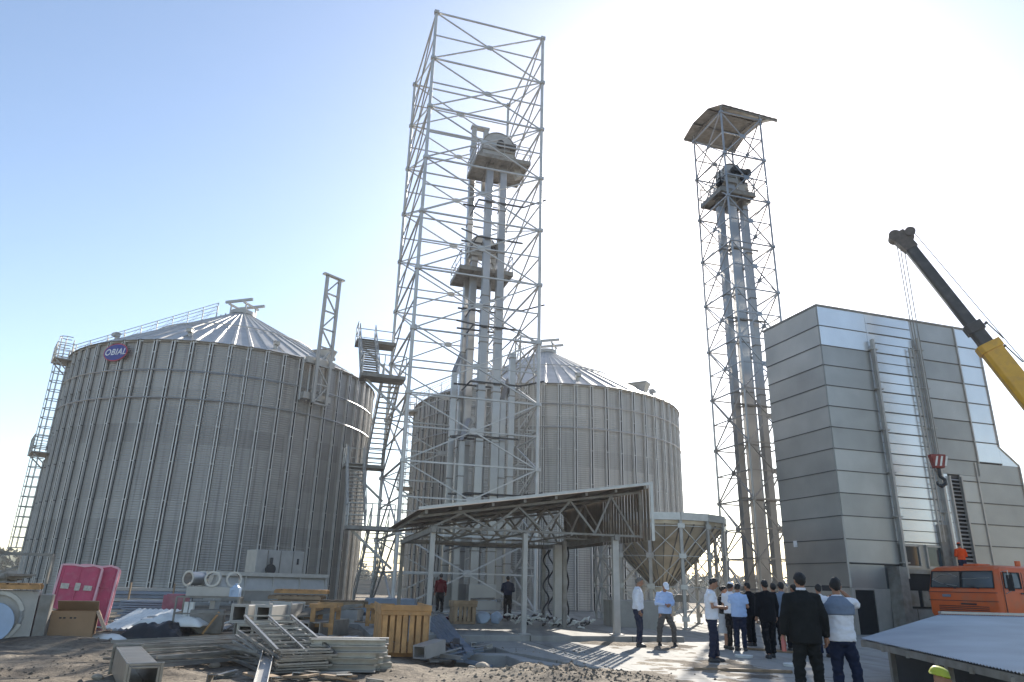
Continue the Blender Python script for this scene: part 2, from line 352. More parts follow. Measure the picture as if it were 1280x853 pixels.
slab = [(-.55,21.4), (-.55,20.4),(.15,17.9),(.45,17.6),(1.9,14.9),(2.6,12.4),(4.0,8.6),(4.75,8.6),(4.75,11.3),(6.1,11.3),(6.1,8.6),(34,8.6),(34,48),(-.55,48)]
b = MB(); b.prism(slab, -.6, 0.0); struct(b.build('concrete_yard', M['concrete'], bevel=.015))
b = MB()                                              # recessed footing in front of the slab and its kerbs
b.prism([(-2.7,20.9),(-.551,20.9),(-.551,21.3),(-2.7,21.3)], -.6, -.02)
b.prism([(-1.1,17.2),(.05,17.3),(.35,16.2),(1.35,14.95),(1.55,15.25),(.62,16.6),(.1,17.85),(-1.1,17.6)], -.6, -.015)
struct(b.build('footing', M['concrete_d'], bevel=.02))
b = MB(); b.prism([(-.60,20.35),(-.2,20.1),(.35,18.2),(.13,17.93),(-1.3,17.7),(-2.6,20.8)], -.62, -.30); b.prism([(3.5,5.5),(14,5.5),(14,8.55),(6.15,8.55),(6.15,11.35),(4.7,11.35),(4.7,8.55),(3.5,8.55)], -.62, -.50); struct(b.build('pit_floor', M['concrete_d']))
# canopy platform, one step above the yard
cl = Vector((-2.14,21.13,0)); crn = Vector((3.33,22.57,0)); ux = (crn-cl).normalized(); uy = Vector((-ux.y, ux.x, 0))
def cp(a, bb, z=0): return cl + ux*a + uy*bb + Vector((0,0,z))
pf = [cp(-1.6,-.5), cp(7.6,-.5), cp(9.6,12), cp(9.6,26), cp(-7,26), cp(-5,9), cp(-1.6,4)]
b = MB(); b.prism([(p.x,p.y) for p in pf], -.5, .15); struct(b.build('canopy_platform', M['concrete'], bevel=.015))
for i,(q,w,l,a) in enumerate([((820,838),.02,9,.25),((760,812),.02,10,.28)]):
    pass

# far wood on the horizon
def leaf_cloud(b, c, r, n, s, seed):
    rnd = random.Random(seed)
    for _ in range(n):
        while True:
            p = Vector((rnd.uniform(-1,1), rnd.uniform(-1,1), rnd.uniform(-1,1)))
            if p.length < 1: break
        p = Vector((p.x*r[0], p.y*r[1], p.z*r[2])) + Vector(c)
        u = Vector((rnd.gauss(0,1), rnd.gauss(0,1), rnd.gauss(0,1))).normalized(); v = u.orthogonal().normalized(); w = u.cross(v); k = s*rnd.uniform(.6,1.3)
        b.add([p - v*k - w*k*.7, p + v*k - w*k*.5, p + v*k*.6 + w*k, p - v*k*.8 + w*k*.8], [(0,1,2,3)])
M['leaf'] = mat('foliage', (.10,.11,.07), .8, 0, .2, .3, obj_var=.1)
b = MB(); rnd = random.Random(3)
for i in range(230):
    a = radians(rnd.uniform(-50, 40)); d = rnd.uniform(190, 330); hh = rnd.uniform(2.6, 5.6)*(1 + .5*(d-190)/140)
    if radians(-42) < a < radians(-30): hh *= 1.15
    c = (d*sin(a), d*cos(a), hh*.52 - .1); w_ = rnd.uniform(2.5, 6)
    leaf_cloud(b, c, (w_, w_, hh*.55), 130, .55, i)
o = b.build('far_wood', M['leaf']); o['kind'] = 'stuff'
M['fence'] = mat('far_wall', (.30,.29,.27), .8, 0, .15, .5)
# low boundary wall across the field
b = MB()
for i in range(26):
    x0 = -78 + i*5.0; b.box(x0+2.45, 88 + .02*x0, .75, 4.86, .16, 1.6); b.box(x0, 88+.02*x0, .85, .25, .3, 1.9)
o = b.build('boundary_wall', M['fence']); center_mesh(o); tag(o, 'low grey boundary wall far across the field behind the silos', 'wall')

# ------------------------------------------------------------------ silos
M['rib_shade'] = mat('painted_rib_shade', (.045,.045,.045), .8, 0, .2, 6)  # shade beside and between the stiffener channels, put into the colour
def rail_run(b, pts, h=1.05, r=.022, every=1, n=5):
    """handrail through pts (on the deck) with posts"""
    top = [Vector(p)+Vector((0,0,h)) for p in pts]; mid = [Vector(p)+Vector((0,0,h*.5)) for p in pts]
    for i in range(len(pts)-1): b.bar(top[i], top[i+1], r*2); b.bar(mid[i], mid[i+1], r*1.5)
    for i, p in enumerate(pts):
        if i % every == 0: b.bar(p, top[i], r*2)
def cage_ladder(parent, base, out, z0, z1, name='ladder'):
    """vertical ladder with safety hoops; base = point at the wall, out = outward unit vector"""
    out = Vector(out); side = Vector((-out.y, out.x, 0)); P = Vector(base) + out*.25
    b = MB()
    for s in (-.25, .25): b.bar(P+side*s+Vector((0,0,z0)), P+side*s+Vector((0,0,z1)), .05)
    z = z0+.15
    while z < z1: b.bar(P-side*.25+Vector((0,0,z)), P+side*.25+Vector((0,0,z)), .028); z += .3
    z = z0+.6
    while z < z1:
        if int((z-z0)/2.6) != int((z-.8-z0)/2.6): b.bar(P+Vector((0,0,z)), P-out*.4+Vector((0,0,z)), .05)
        z += .8
    lad = b.build(name, M['galv'], parent)
    b = MB(); z = z0+.25
    hoops = [(-.36,0),(-.40,.35),(-.28,.62),(0,.75),(.28,.62),(.40,.35),(.36,0)]
    while z <= z1+.9:
        pp = [P + side*a + out*c + Vector((0,0,z)) for a, c in hoops]
        for i in range(6): b.bar(pp[i], pp[i+1], .035, .05)
        z += .62
    for a, c in hoops[1:-1]: b.bar(P+side*a+out*c+Vector((0,0,z0+.25)), P+side*a+out*c+Vector((0,0,z1+.9)), .03, .03)
    b.build('safety_cage', M['galv'], lad)
    return lad
def silo(label, cx, cy, R, h, ap, wallmat, rings, lad_ang, walk_ang, vents, frame_ang, chute_ang):
    t = thing('grain_silo', label, 'silo', (cx,cy,0), group='corrugated steel grain silos')
    b = MB(); b.lathe([(R+.5,-.3),(R+.5,.06),(R-.3,.06)], 72, (cx,cy,0)); b.build('foundation_ring', M['concrete_d'], t, smooth=40)
    b = MB(); b.lathe([(R,.0),(R,h)], 120, (cx,cy,0)); b.build('wall', wallmat, t, smooth=60)
    rb = MB()
    for s, w_ in ((-.08,.06),(.08,.06)): rb.box(R+.09, s, h/2, .17, w_, h-.04)
    rb.box(R+.012, .135, h/2, .024, .04, h-.04)  # thin strip added to carry the painted shade line
    z = 1.1
    while z < h: rb.box(R+.085, 0, z, .15, .26, .04); z += 2.24
    r0 = None
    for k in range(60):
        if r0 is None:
            r0 = rb.build('stiffener', M['rib'], t, local=True); o = r0; r0.data.materials.append(M['rib_shade'])
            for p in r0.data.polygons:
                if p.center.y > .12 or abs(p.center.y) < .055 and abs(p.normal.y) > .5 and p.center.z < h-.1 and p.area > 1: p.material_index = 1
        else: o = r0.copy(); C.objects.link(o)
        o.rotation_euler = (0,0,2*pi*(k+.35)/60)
    for z in rings:
        b = MB(); n = 120
        b.path([(cx+(R+.17)*cos(2*pi*k/n), cy+(R+.17)*sin(2*pi*k/n), z) for k in range(n+1)], .045, 5, caps=False)
        b.build('wind_ring', M['galv_lite'], t, smooth=60)
    # roof of radial ribbed sheets
    ov = .22; sl = (ap-h)/R; b = MB(); n = 60
    def rp(r, a, lift): return (cx+r*cos(a), cy+r*sin(a), h + sl*(R-r) + lift)
    ri = .8; rr = [R+ov, R*.8, R*.6, R*.4, R*.22, ri]
    for k in range(n):
        a0 = 2*pi*k/n; wd = 2*pi/n
        cols = [(0,0),(.30,0),(.36,.10),(.52,.10),(.58,0)]
        for ci in range(len(cols)):
            f0, l0 = cols[ci]; f1, l1 = cols[ci+1] if ci+1 < len(cols) else (1, 0)
            for i in range(len(rr)-1):
                q = min(1, rr[i]/R*1.4); q1 = min(1, rr[i+1]/R*1.4)
                b.add([rp(rr[i], a0+f0*wd, l0*q), rp(rr[i], a0+f1*wd, l1*q), rp(rr[i+1], a0+f1*wd, l1*q1), rp(rr[i+1], a0+f0*wd, l0*q1)], [(0,1,2,3)])
    b.build('roof', M['galv_roof'], t)
    b = MB(); b.lathe([(R+.06,h-.16),(R+.13,h-.16),(R+.13,h+.02),(R+ov+.02,h-.06)], 120, (cx,cy,0)); b.build('eave_ring', M['rib'], t, smooth=40)
    b = MB(); n=72; rm = R*.56
    b.path([(cx+rm*cos(2*pi*k/n), cy+rm*sin(2*pi*k/n), h+sl*(R-rm)+.16) for k in range(n+1)], .05, 5, caps=False); b.build('roof_ring', M['rib'], t, smooth=60)
    b = MB(); zt = ap - sl*ri
    b.lathe([(ri+.12,zt-.02),(ri+.12,zt+.28),(.25,zt+.42),(.0,zt+.42)], 24, (cx,cy,0)); b.build('peak_cap', M['galv'], t, smooth=30)
    b = MB()                                         # catwalk bearers on the peak
    ux_ = Vector((cos(radians(-18)), sin(radians(-18)), 0)); uy_ = Vector((-ux_.y, ux_.x, 0)); c0 = Vector((cx,cy,zt))
    for s in (-.75,.75): b.bar(c0+ux_*-1.15+uy_*s+Vector((0,0,1.0)), c0+ux_*1.35+uy_*s+Vector((0,0,1.0)), .16, .20)
    for a in (-.7,.7):
        b.bar(c0+ux_*a-uy_*.9+Vector((0,0,.78)), c0+ux_*a+uy_*.9+Vector((0,0,.78)), .12, .14)
        for s in (-.6,.6): b.bar(c0+ux_*a+uy_*s+Vector((0,0,-.3)), c0+ux_*a+uy_*s+Vector((0,0,.78)), .10)
    b.build('catwalk_bearers', M['galv'], t)
    for ang, rv in vents:
        a = radians(ang); zc = h+sl*(R-rv); v = MB(); p = Vector((cx+rv*cos(a), cy+rv*sin(a), zc)); o_ = Vector((cos(a),sin(a),0))
        v.tube(p-Vector((0,0,.1)), p+Vector((0,0,.30)), .15, 10); v.bar(p+Vector((0,0,.33))-o_*.10, p+Vector((0,0,.29))+o_*.32, .32, .20)
        v.box(p.x+o_.x*.05, p.y+o_.y*.05, zc+.45, .38, .38, .04, a)
        v.build('roof_vent', M['galv'], t)
    a = radians(chute_ang); rv = R*.78; p = Vector((cx+rv*cos(a), cy+rv*sin(a), h+sl*(R-rv))); v = MB(); o_ = Vector((cos(a),sin(a),0))
    v.hexa([p+Matrix.Rotation(a,3,'Z')@Vector(q) for q in ((-.3,-.3,-.1),(.45,-.3,-.35),(.45,.3,-.35),(-.3,.3,-.1),(-.65,-.45,.5),(.8,-.45,.5),(.8,.45,.5),(-.65,.45,.5))])
    v.box(p.x, p.y, p.z+.56, 1.6, 1.0, .08, a); v.build('roof_hatch', M['galv'], t)
    # ladder in two flights, landings and rail up the roof
    a = radians(lad_ang); out = Vector((cos(a), sin(a), 0)); sd = Vector((-out.y,out.x,0)); w = Vector((cx,cy,0))+out*(R-.02)
    zm = h*.56
    cage_ladder(t, w-sd*.0, out, h*.17, zm-.3); cage_ladder(t, w+sd*.0, out, zm+.3, h+.35)
    for z, l in ((zm, 1.25), (h-.5, .9)):
        b = MB(); c1 = w+out*.55
        b.hexa([c1+sd*i*l+out*j*.55+Vector((0,0,z+k)) for k in (0,.06) for i,j in ((-1,-1),(1,-1),(1,1),(-1,1))])
        for i in (-1,1): b.bar(w+sd*i*l*.8+Vector((0,0,z-.9)), w+sd*i*l*.8+out*1.0+Vector((0,0,z)), .07)
        rail_run(b, [w+sd*-l+Vector((0,0,z)), w+sd*-l+out*1.1+Vector((0,0,z)), w+out*1.1+Vector((0,0,z)), w+sd*l+out*1.1+Vector((0,0,z)), w+sd*l+Vector((0,0,z))], 1.1)
        b.build('ladder_landing', M['galv'], t)
    b = MB()
    a2 = radians(walk_ang); dd = Vector((cos(a2),sin(a2),0)); s2 = Vector((-dd.y,dd.x,0))
    for s in (-.38,.38):
        pts = []
        k = R+.1
        while k > .9: pts.append(Vector((cx,cy,h+sl*(R-k)+.12))+dd*k+s2*s); k -= .98
        rail_run(b, pts, 1.1, .02)
        for i in range(len(pts)-1): b.bar(pts[i]+Vector((0,0,.06)), pts[i+1]+Vector((0,0,1.08)), .02)
    for i in range(int((R-1)/.33)):
        k = R-.1-i*.33; p = Vector((cx,cy,h+sl*(R-k)+.13))+dd*k; b.bar(p-s2*.36, p+s2*.36, .07, .04)
    # hand rail round the eave from the ladder to the roof run
    arc = [Vector((cx+(R+.1)*cos(radians(lad_ang+(walk_ang-lad_ang)*i/5)), cy+(R+.1)*sin(radians(lad_ang+(walk_ang-lad_ang)*i/5)), h+.05)) for i in range(6)]
    rail_run(b, arc, 1.1, .02)
    b.build('roof_stair', M['galv'], t)
    # truss post clamped to the wall
    a = radians(frame_ang); out = Vector((cos(a), sin(a), 0)); sd = Vector((-out.y,out.x,0)); w = Vector((cx,cy,0))+out*(R+.95)
    b = MB(); wd_ = .52; z0 = h-3.1; z1 = h+5.9
    for s in (-1,1): b.bar(w+sd*s*wd_+Vector((0,0,z0)), w+sd*s*wd_+Vector((0,0,z1)), .20, .16, up=out)
    nb = 7; st = (z1-z0)/nb
    for i in range(nb+1): b.bar(w-sd*wd_+Vector((0,0,z0+i*st)), w+sd*wd_+Vector((0,0,z0+i*st)), .10, .10)
    for i in range(nb):
        s = 1 if i % 2 else -1
        b.bar(w+sd*s*wd_+Vector((0,0,z0+i*st)), w-sd*s*wd_+Vector((0,0,z0+(i+1)*st)), .09, .09)
    b.bar(w-sd*.85+Vector((0,0,z1+.05)), w+sd*.85+Vector((0,0,z1+.05)), .30, .12)
    fr = b.build('truss_post', M['galv'], t)
    b = MB()
    for z in (z0+.45, h-.25):
        for off in (-.18, .0): b.bar(w-sd*1.15-out*(.42+off)+Vector((0,0,z)), w+sd*1.0-out*(.42+off)+Vector((0,0,z)), .14, .42)
    for s in (-1.05,-.5,.5):
        b.bar(w+sd*s-out*.75+Vector((0,0,z0+.2)), w+sd*s-out*.75+Vector((0,0,h+.0)), .09)
    b.build('clamp_beam', M['galv'], fr)
    return t
S1 = (-21.4, 52.4); S2 = (2.94, 57.4); RS = 10.6
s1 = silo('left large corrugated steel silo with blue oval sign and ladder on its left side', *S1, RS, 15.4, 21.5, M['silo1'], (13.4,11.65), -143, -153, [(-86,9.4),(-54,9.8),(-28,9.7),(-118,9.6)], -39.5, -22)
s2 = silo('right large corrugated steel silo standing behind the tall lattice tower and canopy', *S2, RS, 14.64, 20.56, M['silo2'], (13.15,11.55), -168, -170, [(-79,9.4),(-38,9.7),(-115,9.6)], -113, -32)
# oval sign on the left silo
a = radians(-107.7); out = Vector((cos(a), sin(a), 0)); sd = Vector((-out.y,out.x,0)); pc = Vector((S1[0],S1[1],14.55)) + out*(RS+.26)
def oval(rx, rz, off, th):
    n = 40; b = MB(); b.ext([pc+out*off+sd*rx*cos(2*pi*k/n)+Vector((0,0,rz*sin(2*pi*k/n))) for k in range(n)], out*th); return b
sg = oval(.93,.58,-.02,.03).build('sign_board', M['sign_red'], s1); sg2 = oval(.86,.51,.012,.012).build('sign_face', M['sign_blue'], sg)
def text_mesh(name, s, size, matl, origin, xdir, zdir, parent=None, bold=0, shear=0, depth=.005, spacing=1):
    cu = bpy.data.curves.new(name, 'FONT'); cu.body = s; cu.size = size; cu.align_x = 'CENTER'; cu.align_y = 'CENTER'; cu.extrude = depth; cu.offset = bold; cu.shear = shear; cu.space_character = spacing
    tmp = bpy.data.objects.new(name+'_tmp', cu); C.objects.link(tmp); dg = bpy.context.evaluated_depsgraph_get(); me = bpy.data.meshes.new_from_object(tmp.evaluated_get(dg)); bpy.data.objects.remove(tmp)
    x = Vector(xdir).normalized(); z = Vector(zdir).normalized(); y = x.cross(z)*-1   # text plane x,z ; normal = x cross z reversed
    nrm = x.cross(z)
    off = Vector((0,0,0)); p = parent
    while p is not None: off += p.location; p = p.parent
    for v in me.vertices: v.co = Vector(origin) + x*v.co.x + z*v.co.y + nrm*v.co.z - off
    me.materials.clear(); me.materials.append(matl); me.name = name
    o = bpy.data.objects.new(name, me); C.objects.link(o); o.parent = parent; return o
text_mesh('lettering', 'OBIAL', .56, M['sign_white'], pc+out*.03, sd, (0,0,1), sg, bold=.006, shear=.25, spacing=1.08)

# ------------------------------------------------------------------ lattice towers
def lattice_tower(label, P, H, nb, rleg, rbar, gus, mname, z0=.14):
    P = [Vector((p[0],p[1],0)) for p in P]; c = sum(P, Vector((0,0,0)))/4
    t = thing('lattice_tower', label, 'tower', (c.x,c.y,0), group='lattice support towers'); m = M[mname]
    st = (H-z0)/nb; Z = lambda k: Vector((0,0,z0+st*k))
    for p in P:
        b = MB(); b.tube(p+Vector((0,0,z0-.1)), p+Z(nb)+Vector((0,0,.12)), rleg, 10); b.box(p.x,p.y,z0-.05,rleg*5,rleg*5,.06); b.build('column', m, t, smooth=40)
    for i in range(4):
        a, d = P[i], P[(i+1)%4]; n = (d-a).normalized(); outn = Vector((n.y,-n.x,0))
        for k in range(nb+1):
            b = MB(); b.bar(a+Z(k), d+Z(k), rbar*2.4, rbar*2.0); b.build('horizontal_bar', m, t)
        for k in range(nb):
            b = MB(); b.bar(a+Z(k+.5), d+Z(k+.5), rbar*1.7); b.build('mid_bar', m, t)
            for s in (0,1):
                p, q = (a, d) if s else (d, a)
                b = MB(); b.bar(p+Z(k)+outn*rbar*(2*s-1)*.9, q+Z(k+1)+outn*rbar*(2*s-1)*.9, rbar*1.9, rbar*1.6); b.build('diagonal_brace', m, t)
            g = (a+d)/2+Z(k+.5); b = MB()
            pts = [g+n*x*gus+Vector((0,0,z_*gus)) - outn*.03 for x, z_ in ((-1,-.45),(-.55,-.8),(.55,-.8),(1,-.45),(1,.45),(.55,.8),(-.55,.8),(-1,.45))]
            b.ext(pts, outn*.06); b.build('gusset_plate', m, t)
    for p in P:
        for k in range(nb+1):
            b = MB(); z = Z(k)+p; g = gus*.8
            b.box(z.x,z.y,z.z,rleg*2.9,rleg*2.9,g*1.2, atan2((P[1]-P[0]).y,(P[1]-P[0]).x)); b.tube(z-Vector((0,0,.05+g*.1)), z+Vector((0,0,.05+g*.1)), rleg*1.75, 10); b.build('node_plate', m, t)
    return t
TA = [(-5.37,35.94),(1.53,38.0),(-.74,45.03),(-7.62,42.94)]
lattice_tower('tall open-topped steel lattice tower beside the staircase between the two silos', TA, 36.0, 10, .10, .042, .21, 'galv_tower')
TB = [(12.35,35.98),(14.98,36.73),(14.2,39.83),(11.5,39.06)]
towerB = lattice_tower('narrow steel lattice tower with a bent sheet roof on top beside the clad building', TB, 29.0, 10, .062, .034, .17, 'trunk', .1)
b = MB()                                             # bent roof
r0, r1, r2, r3 = Vector((11.66,40.57,30.3)), Vector((12.75,36.3,30.3)), Vector((15.97,37.4,30.3)), Vector((14.83,41.7,30.3))
ra, rb_ = r0.lerp(r3,.33), r1.lerp(r2,.33)
ridge0, ridge1 = r0.lerp(r1,.5)*1, r3.lerp(r2,.5)*1
cT = (r0+r1+r2+r3)/4; ex = (r2-r1).normalized(); ey = (r0-r1).normalized()
hw = 2.05; hd = 2.35
prof = [(-hd-.1,-.75),(-hd*.35,.12),(hd*.45,.35),(hd+.1,.0)]
for i in range(3):
    (a0,z0_),(a1,z1_) = prof[i], prof[i+1]; q = [cT+ey*a0+ex*-hw+Vector((0,0,z0_)), cT+ey*a0+ex*hw+Vector((0,0,z0_)), cT+ey*a1+ex*hw+Vector((0,0,z1_)), cT+ey*a1+ex*-hw+Vector((0,0,z1_))]
    nr = 10; d = (q[1]-q[0])/nr
    for k in range(nr):
        p = [q[0]+d*k, q[0]+d*(k+.5), q[0]+d*(k+1)]; e = [q[3]+d*k, q[3]+d*(k+.5), q[3]+d*(k+1)]; U = Vector((0,0,.03))
        b.add([p[0],p[1]+U,e[1]+U,e[0]],[(0,1,2,3)]); b.add([p[1]+U,p[2],e[2],e[1]+U],[(0,1,2,3)])
    b.add([x+Vector((0,0,-.04)) for x in q],[(0,1,2,3)])
b.build('roof_sheet', M['galv_dark'], towerB)
b = MB()
for a_, z_ in ((-hd,-.82),(-hd*.35,.02),(hd*.45,.24),(hd,-.08)):
    b.bar(cT+ey*a_-ex*hw+Vector((0,0,z_)), cT+ey*a_+ex*hw+Vector((0,0,z_)), .09, .12)
for s in (-1.35,1.35):
    for i in range(3): b.bar(cT+ey*prof[i][0]+ex*s+Vector((0,0,prof[i][1]-.15)), cT+ey*prof[i+1][0]+ex*s+Vector((0,0,prof[i+1][1]-.15)), .07,.1)
for p in TB: b.tube((p[0],p[1],29),(p[0],p[1],29.4),.05,8)
b.build('roof_frame', M['galv_dark'], towerB)

# ------------------------------------------------------------------ bucket elevators
def trunk(b, x, y, w, d, z0, z1, rot):
    b.box(x, y, (z0+z1)/2, w, d, z1-z0, rot)
def flanges(b, x, y, w, d, z0, z1, rot, st):
    z = z0+st
    while z < z1: b.box(x, y, z, w+.06, d+.06, .06, rot); z += st
def platform(parent, c, sx, sy, z, rot, hole=None):
    b = MB(); R_ = Matrix.Rotation(rot,3,'Z'); c = Vector((c[0],c[1],0))
    b.box(c.x,c.y,z,sx,sy,.08,rot)
    for s in (-1,1):
        p = c+R_@Vector((0,s*sy/2,0)); b.box(p.x,p.y,z-.06,sx+.06,.09,.28,rot)
        p = c+R_@Vector((s*sx/2,0,0)); b.box(p.x,p.y,z-.06,.09,sy+.06,.28,rot)
        p = c+R_@Vector((s*sx/5,0,0)); b.box(p.x,p.y,z-.12,.09,sy,.14,rot)
    d = b.build('platform', M['galv_dark'], parent)
    b = MB(); cs = [c+R_@Vector((i*sx/2,j*sy/2,0))+Vector((0,0,z)) for i,j in ((-1,-1),(0,-1),(1,-1),(1,0),(1,1),(0,1),(-1,1),(-1,0),(-1,-1))]
    rail_run(b, cs, 1.1, .025); b.build('railing', M['galv'], d); return d
def elevator(label, pts, w, d, ztop, zplat, plat, rot, head=True, fst=3.0, rhead=.75, group='bucket elevators', motor=True, braces=None):
    cx = sum(p[0] for p in pts)/len(pts); cy = sum(p[1] for p in pts)/len(pts)
    t = thing('bucket_elevator', label, 'grain elevator', (cx,cy,.15), group=group)
    for (x,y) in pts:
        b = MB(); trunk(b, x, y, w, d, .15, ztop, rot); k = b.build('trunk', M['trunk'], t, bevel=.012)
        b = MB(); 
        z = .15+fst
        while z < ztop: b = MB(); b.box(x, y, z, w+.06, d+.06, .06, rot); b.build('flange', M['galv_dark'], k); z += fst
    ux_ = Vector((cos(rot),sin(rot),0)); uy_ = Vector((-sin(rot),cos(rot),0)); c = Vector((cx,cy,0))
    b = MB(); b.box(cx,cy,.8,1.5,w+.25,1.3,rot); b.build('boot', M['trunk'], t, bevel=.02)
    if head:
        b = MB(); n = 16; L_ = d+.35; rr = rhead
        prof = [c+ux_*(-rr)+Vector((0,0,ztop-.1))]+[c+ux_*(-rr*cos(pi*k/n))+Vector((0,0,ztop+.5+rr*sin(pi*k/n)))for k in range(n+1)]+[c+ux_*rr+Vector((0,0,ztop-.1))]
        b.ext([p-uy_*L_/2 for p in prof], uy_*L_); hd_ = b.build('head_housing', M['galv'], t, smooth=30)
        b = MB(); 
        for q in prof: pass
        for i in range(len(prof)-1):
            for s in (-1,1): b.bar(prof[i]+uy_*s*L_/2, prof[i+1]+uy_*s*L_/2, .08, .06)
        b.box(cx,cy,ztop+.2,rr*2+.1,L_+.1,.06,rot); b.build('housing_rim', M['galv_dark'], hd_)
        b = MB(); g = c-uy_*(L_/2+.15)+Vector((0,0,ztop+.55)); b.tube(g, g-uy_*.35, .22, 14); b.tube(g-uy_*.1+ux_*.1, g-uy_*.1+ux_*.85, .17, 14); b.box(g.x+ux_.x*.95,g.y+ux_.y*.95,g.z,.3,.42,.42,rot); b.build('drive_motor', M['dark'], t, smooth=40)
        b = MB(); sp0 = c+ux_*rr*.9+Vector((0,0,ztop+.0)); b.bar(sp0, sp0+ux_*.55-Vector((0,0,1.3)), .45, .4); b.build('discharge_spout', M['galv'], t)
    if plat: platform(t, (cx+ux_.x*plat[2]+uy_.x*plat[3], cy+ux_.y*plat[2]+uy_.y*plat[3]), plat[0], plat[1], zplat, rot)
    return t
rt = atan2(2.06,6.9)
eA = elevator('tallest twin-trunk bucket elevator with rounded head and platform inside the tall tower', [(-1.75,40.1),(-.88,40.36)], .44, .42, 28.2, 27.6, (3.5,2.9,.25,.5), rt, rhead=1.1)
eB = elevator('shorter twin-trunk bucket elevator with lower railed platform inside the tall tower', [(-2.6,41.6),(-1.7,41.87)], .42, .42, 21.6, 20.2, (3.4,2.8,.1,.2), rt, rhead=.85)
eC = elevator('slim rear bucket elevator rising above the platforms to a small square frame', [(-3.05,42.3)], .36, .5, 30.5, 0, None, rt, head=False)
b = MB()
for dx in (0,.85):
    p = Vector((-3.05,42.3,0))+Vector((cos(rt),sin(rt),0))*dx; b.box(p.x,p.y,29.4 if dx else 31.2,.30,.34,5.2 if dx else 1.4,rt)
p = Vector((-3.05,42.3,31.9))+Vector((cos(rt),sin(rt),0))*.42; b.box(p.x,p.y,31.95,1.3,.42,.16,rt); b.build('top_frame', M['galv'], eC)
# service ladders with dark brackets clipped between the trunks
for k,z in enumerate((24.6,22.0,17.4,16.1,12.6,9.4,6.2,3.4)):
    b = MB(); q = Vector((-1.3,39.9,z)); u = Vector((cos(rt),sin(rt),0)); v = Vector((-sin(rt),cos(rt),0))
    b.bar(q-u*1.1, q+u*1.9, .07,.10); b.bar(q+v*.9-u*1.9, q+v*.9+u*1.0, .07,.10)
    b.bar(q-u*1.1-v*.1, q-u*2.4-v*1.4-Vector((0,0,.4)), .06,.08) if k%2 else b.bar(q+u*1.9, q+u*3.0-v*1.2+Vector((0,0,.1)), .06,.08)
    b.bar(q-u*1.1, q-u*1.1+v*2.2, .06,.08)
    b.build('bracket', M['dark'], eA)
for (dx,dy) in ((-.95,.8),(.25,2.2)):                 # grain spout pipes running down beside the trunks
    pass
sp = thing('spout_pipe', 'tall upright square spout pipe right of the elevator trunks below the lower platform', 'pipe', (-.05,41.0,.15))
b = MB(); b.box(.05,41.2,7.5,.34,.34,14.7,rt); b.build('pipe', M['trunk'], sp); b = MB(); 
for k in range(1,7): b = MB(); b.box(.05,41.2,.15+k*2.4,.40,.40,.06,rt); b.build('flange', M['galv_dark'], sp)
for k_,(x_,y_,zt_,lab_) in enumerate(((-3.45,41.4,13.6,'short upright square spout pipe at the left edge of the elevator trunks'),(-.45,40.75,11.8,'short upright square spout pipe between the front trunk and the right pipe'),(-2.75,40.35,9.2,'lowest upright square spout pipe in front of the elevator trunks'))):
    q_ = thing('spout_pipe', lab_, 'pipe', (x_,y_,.15), group='spout pipes beside the elevators'); b = MB(); b.box(x_,y_,zt_/2+.07,.32,.32,zt_-.15,rt); b.build('pipe', M['trunk'], q_)
    b = MB(); e0 = Vector((x_,y_,zt_-.02)); b.bar(e0, e0+Vector((.35,.9,1.5)), .30, .30); b.build('elbow', M['trunk'], q_)
    for j_ in range(1,int(zt_/2.4)+1): b = MB(); b.box(x_,y_,j_*2.4,.38,.38,.06,rt); b.build('flange', M['galv_dark'], q_)
lf = thing('braced_mast', 'narrow upright truss frame right of the elevator trunks in front of the right silo', 'frame', (.9,42.6,.15))
b = MB()
P_ = [Vector((.55,42.4,0)),Vector((1.75,42.75,0)),Vector((1.45,43.7,0)),Vector((.25,43.35,0))]
for p in P_: b.bar(p+Vector((0,0,.15)), p+Vector((0,0,16.6)), .10)
for k in range(9):
    for i in range(4): b.bar(P_[i]+Vector((0,0,.4+k*2)), P_[(i+1)%4]+Vector((0,0,.4+k*2)), .07)
    if k<8:
        for i in range(4): b.bar(P_[i]+Vector((0,0,.4+k*2)), P_[(i+1)%4]+Vector((0,0,2.4+k*2)), .06)
b.build('frame', M['galv'], lf)

r2 = atan2(.75,2.63)
def pB(x, y): return (x, y)
eD = elevator('left slim bucket elevator of the three inside the roofed tower', [(12.36,37.6)], .38,.38, 24.0, 0, None, r2, head=False, fst=2.9)
eE = elevator('middle broad bucket elevator with domed head inside the roofed tower', [(13.02,37.55)], .50,.42, 25.0, 24.0, (2.3,2.2,.0,.3), r2, rhead=.62, fst=2.9)
eF = elevator('right bucket elevator of the three inside the roofed tower beside the clad building', [(13.93,38.0)], .38,.38, 24.4, 0, None, r2, head=False, fst=2.9)
for (e,x,y,z) in ((eD,12.36,37.6,24.2),(eF,13.93,38.0,24.7)):
    b = MB(); b.tube((x-.25,y,z+.2),(x+.25,y,z+.2),.42,16); b.box(x,y,z-.1,.55,.55,.5,r2); b.build('head_housing', M['galv'], e, smooth=40)
    b = MB(); b.tube((x-.1,y-.4,z+.5),(x-.1,y-.9,z+.5),.2,12); b.build('drive_motor', M['dark'], e, smooth=40)
for z in (6,11,16,20.5):
    b = MB(); q = Vector((13.2,37.3,z)); u = Vector((cos(r2),sin(r2),0)); b.bar(q-u*1.2,q+u*1.3,.07,.1); b.bar(q-u*.4,q-u*.4+Vector((-.25,.9,.0)),.06,.08); b.build('bracket', M['galv_dark'], eE)

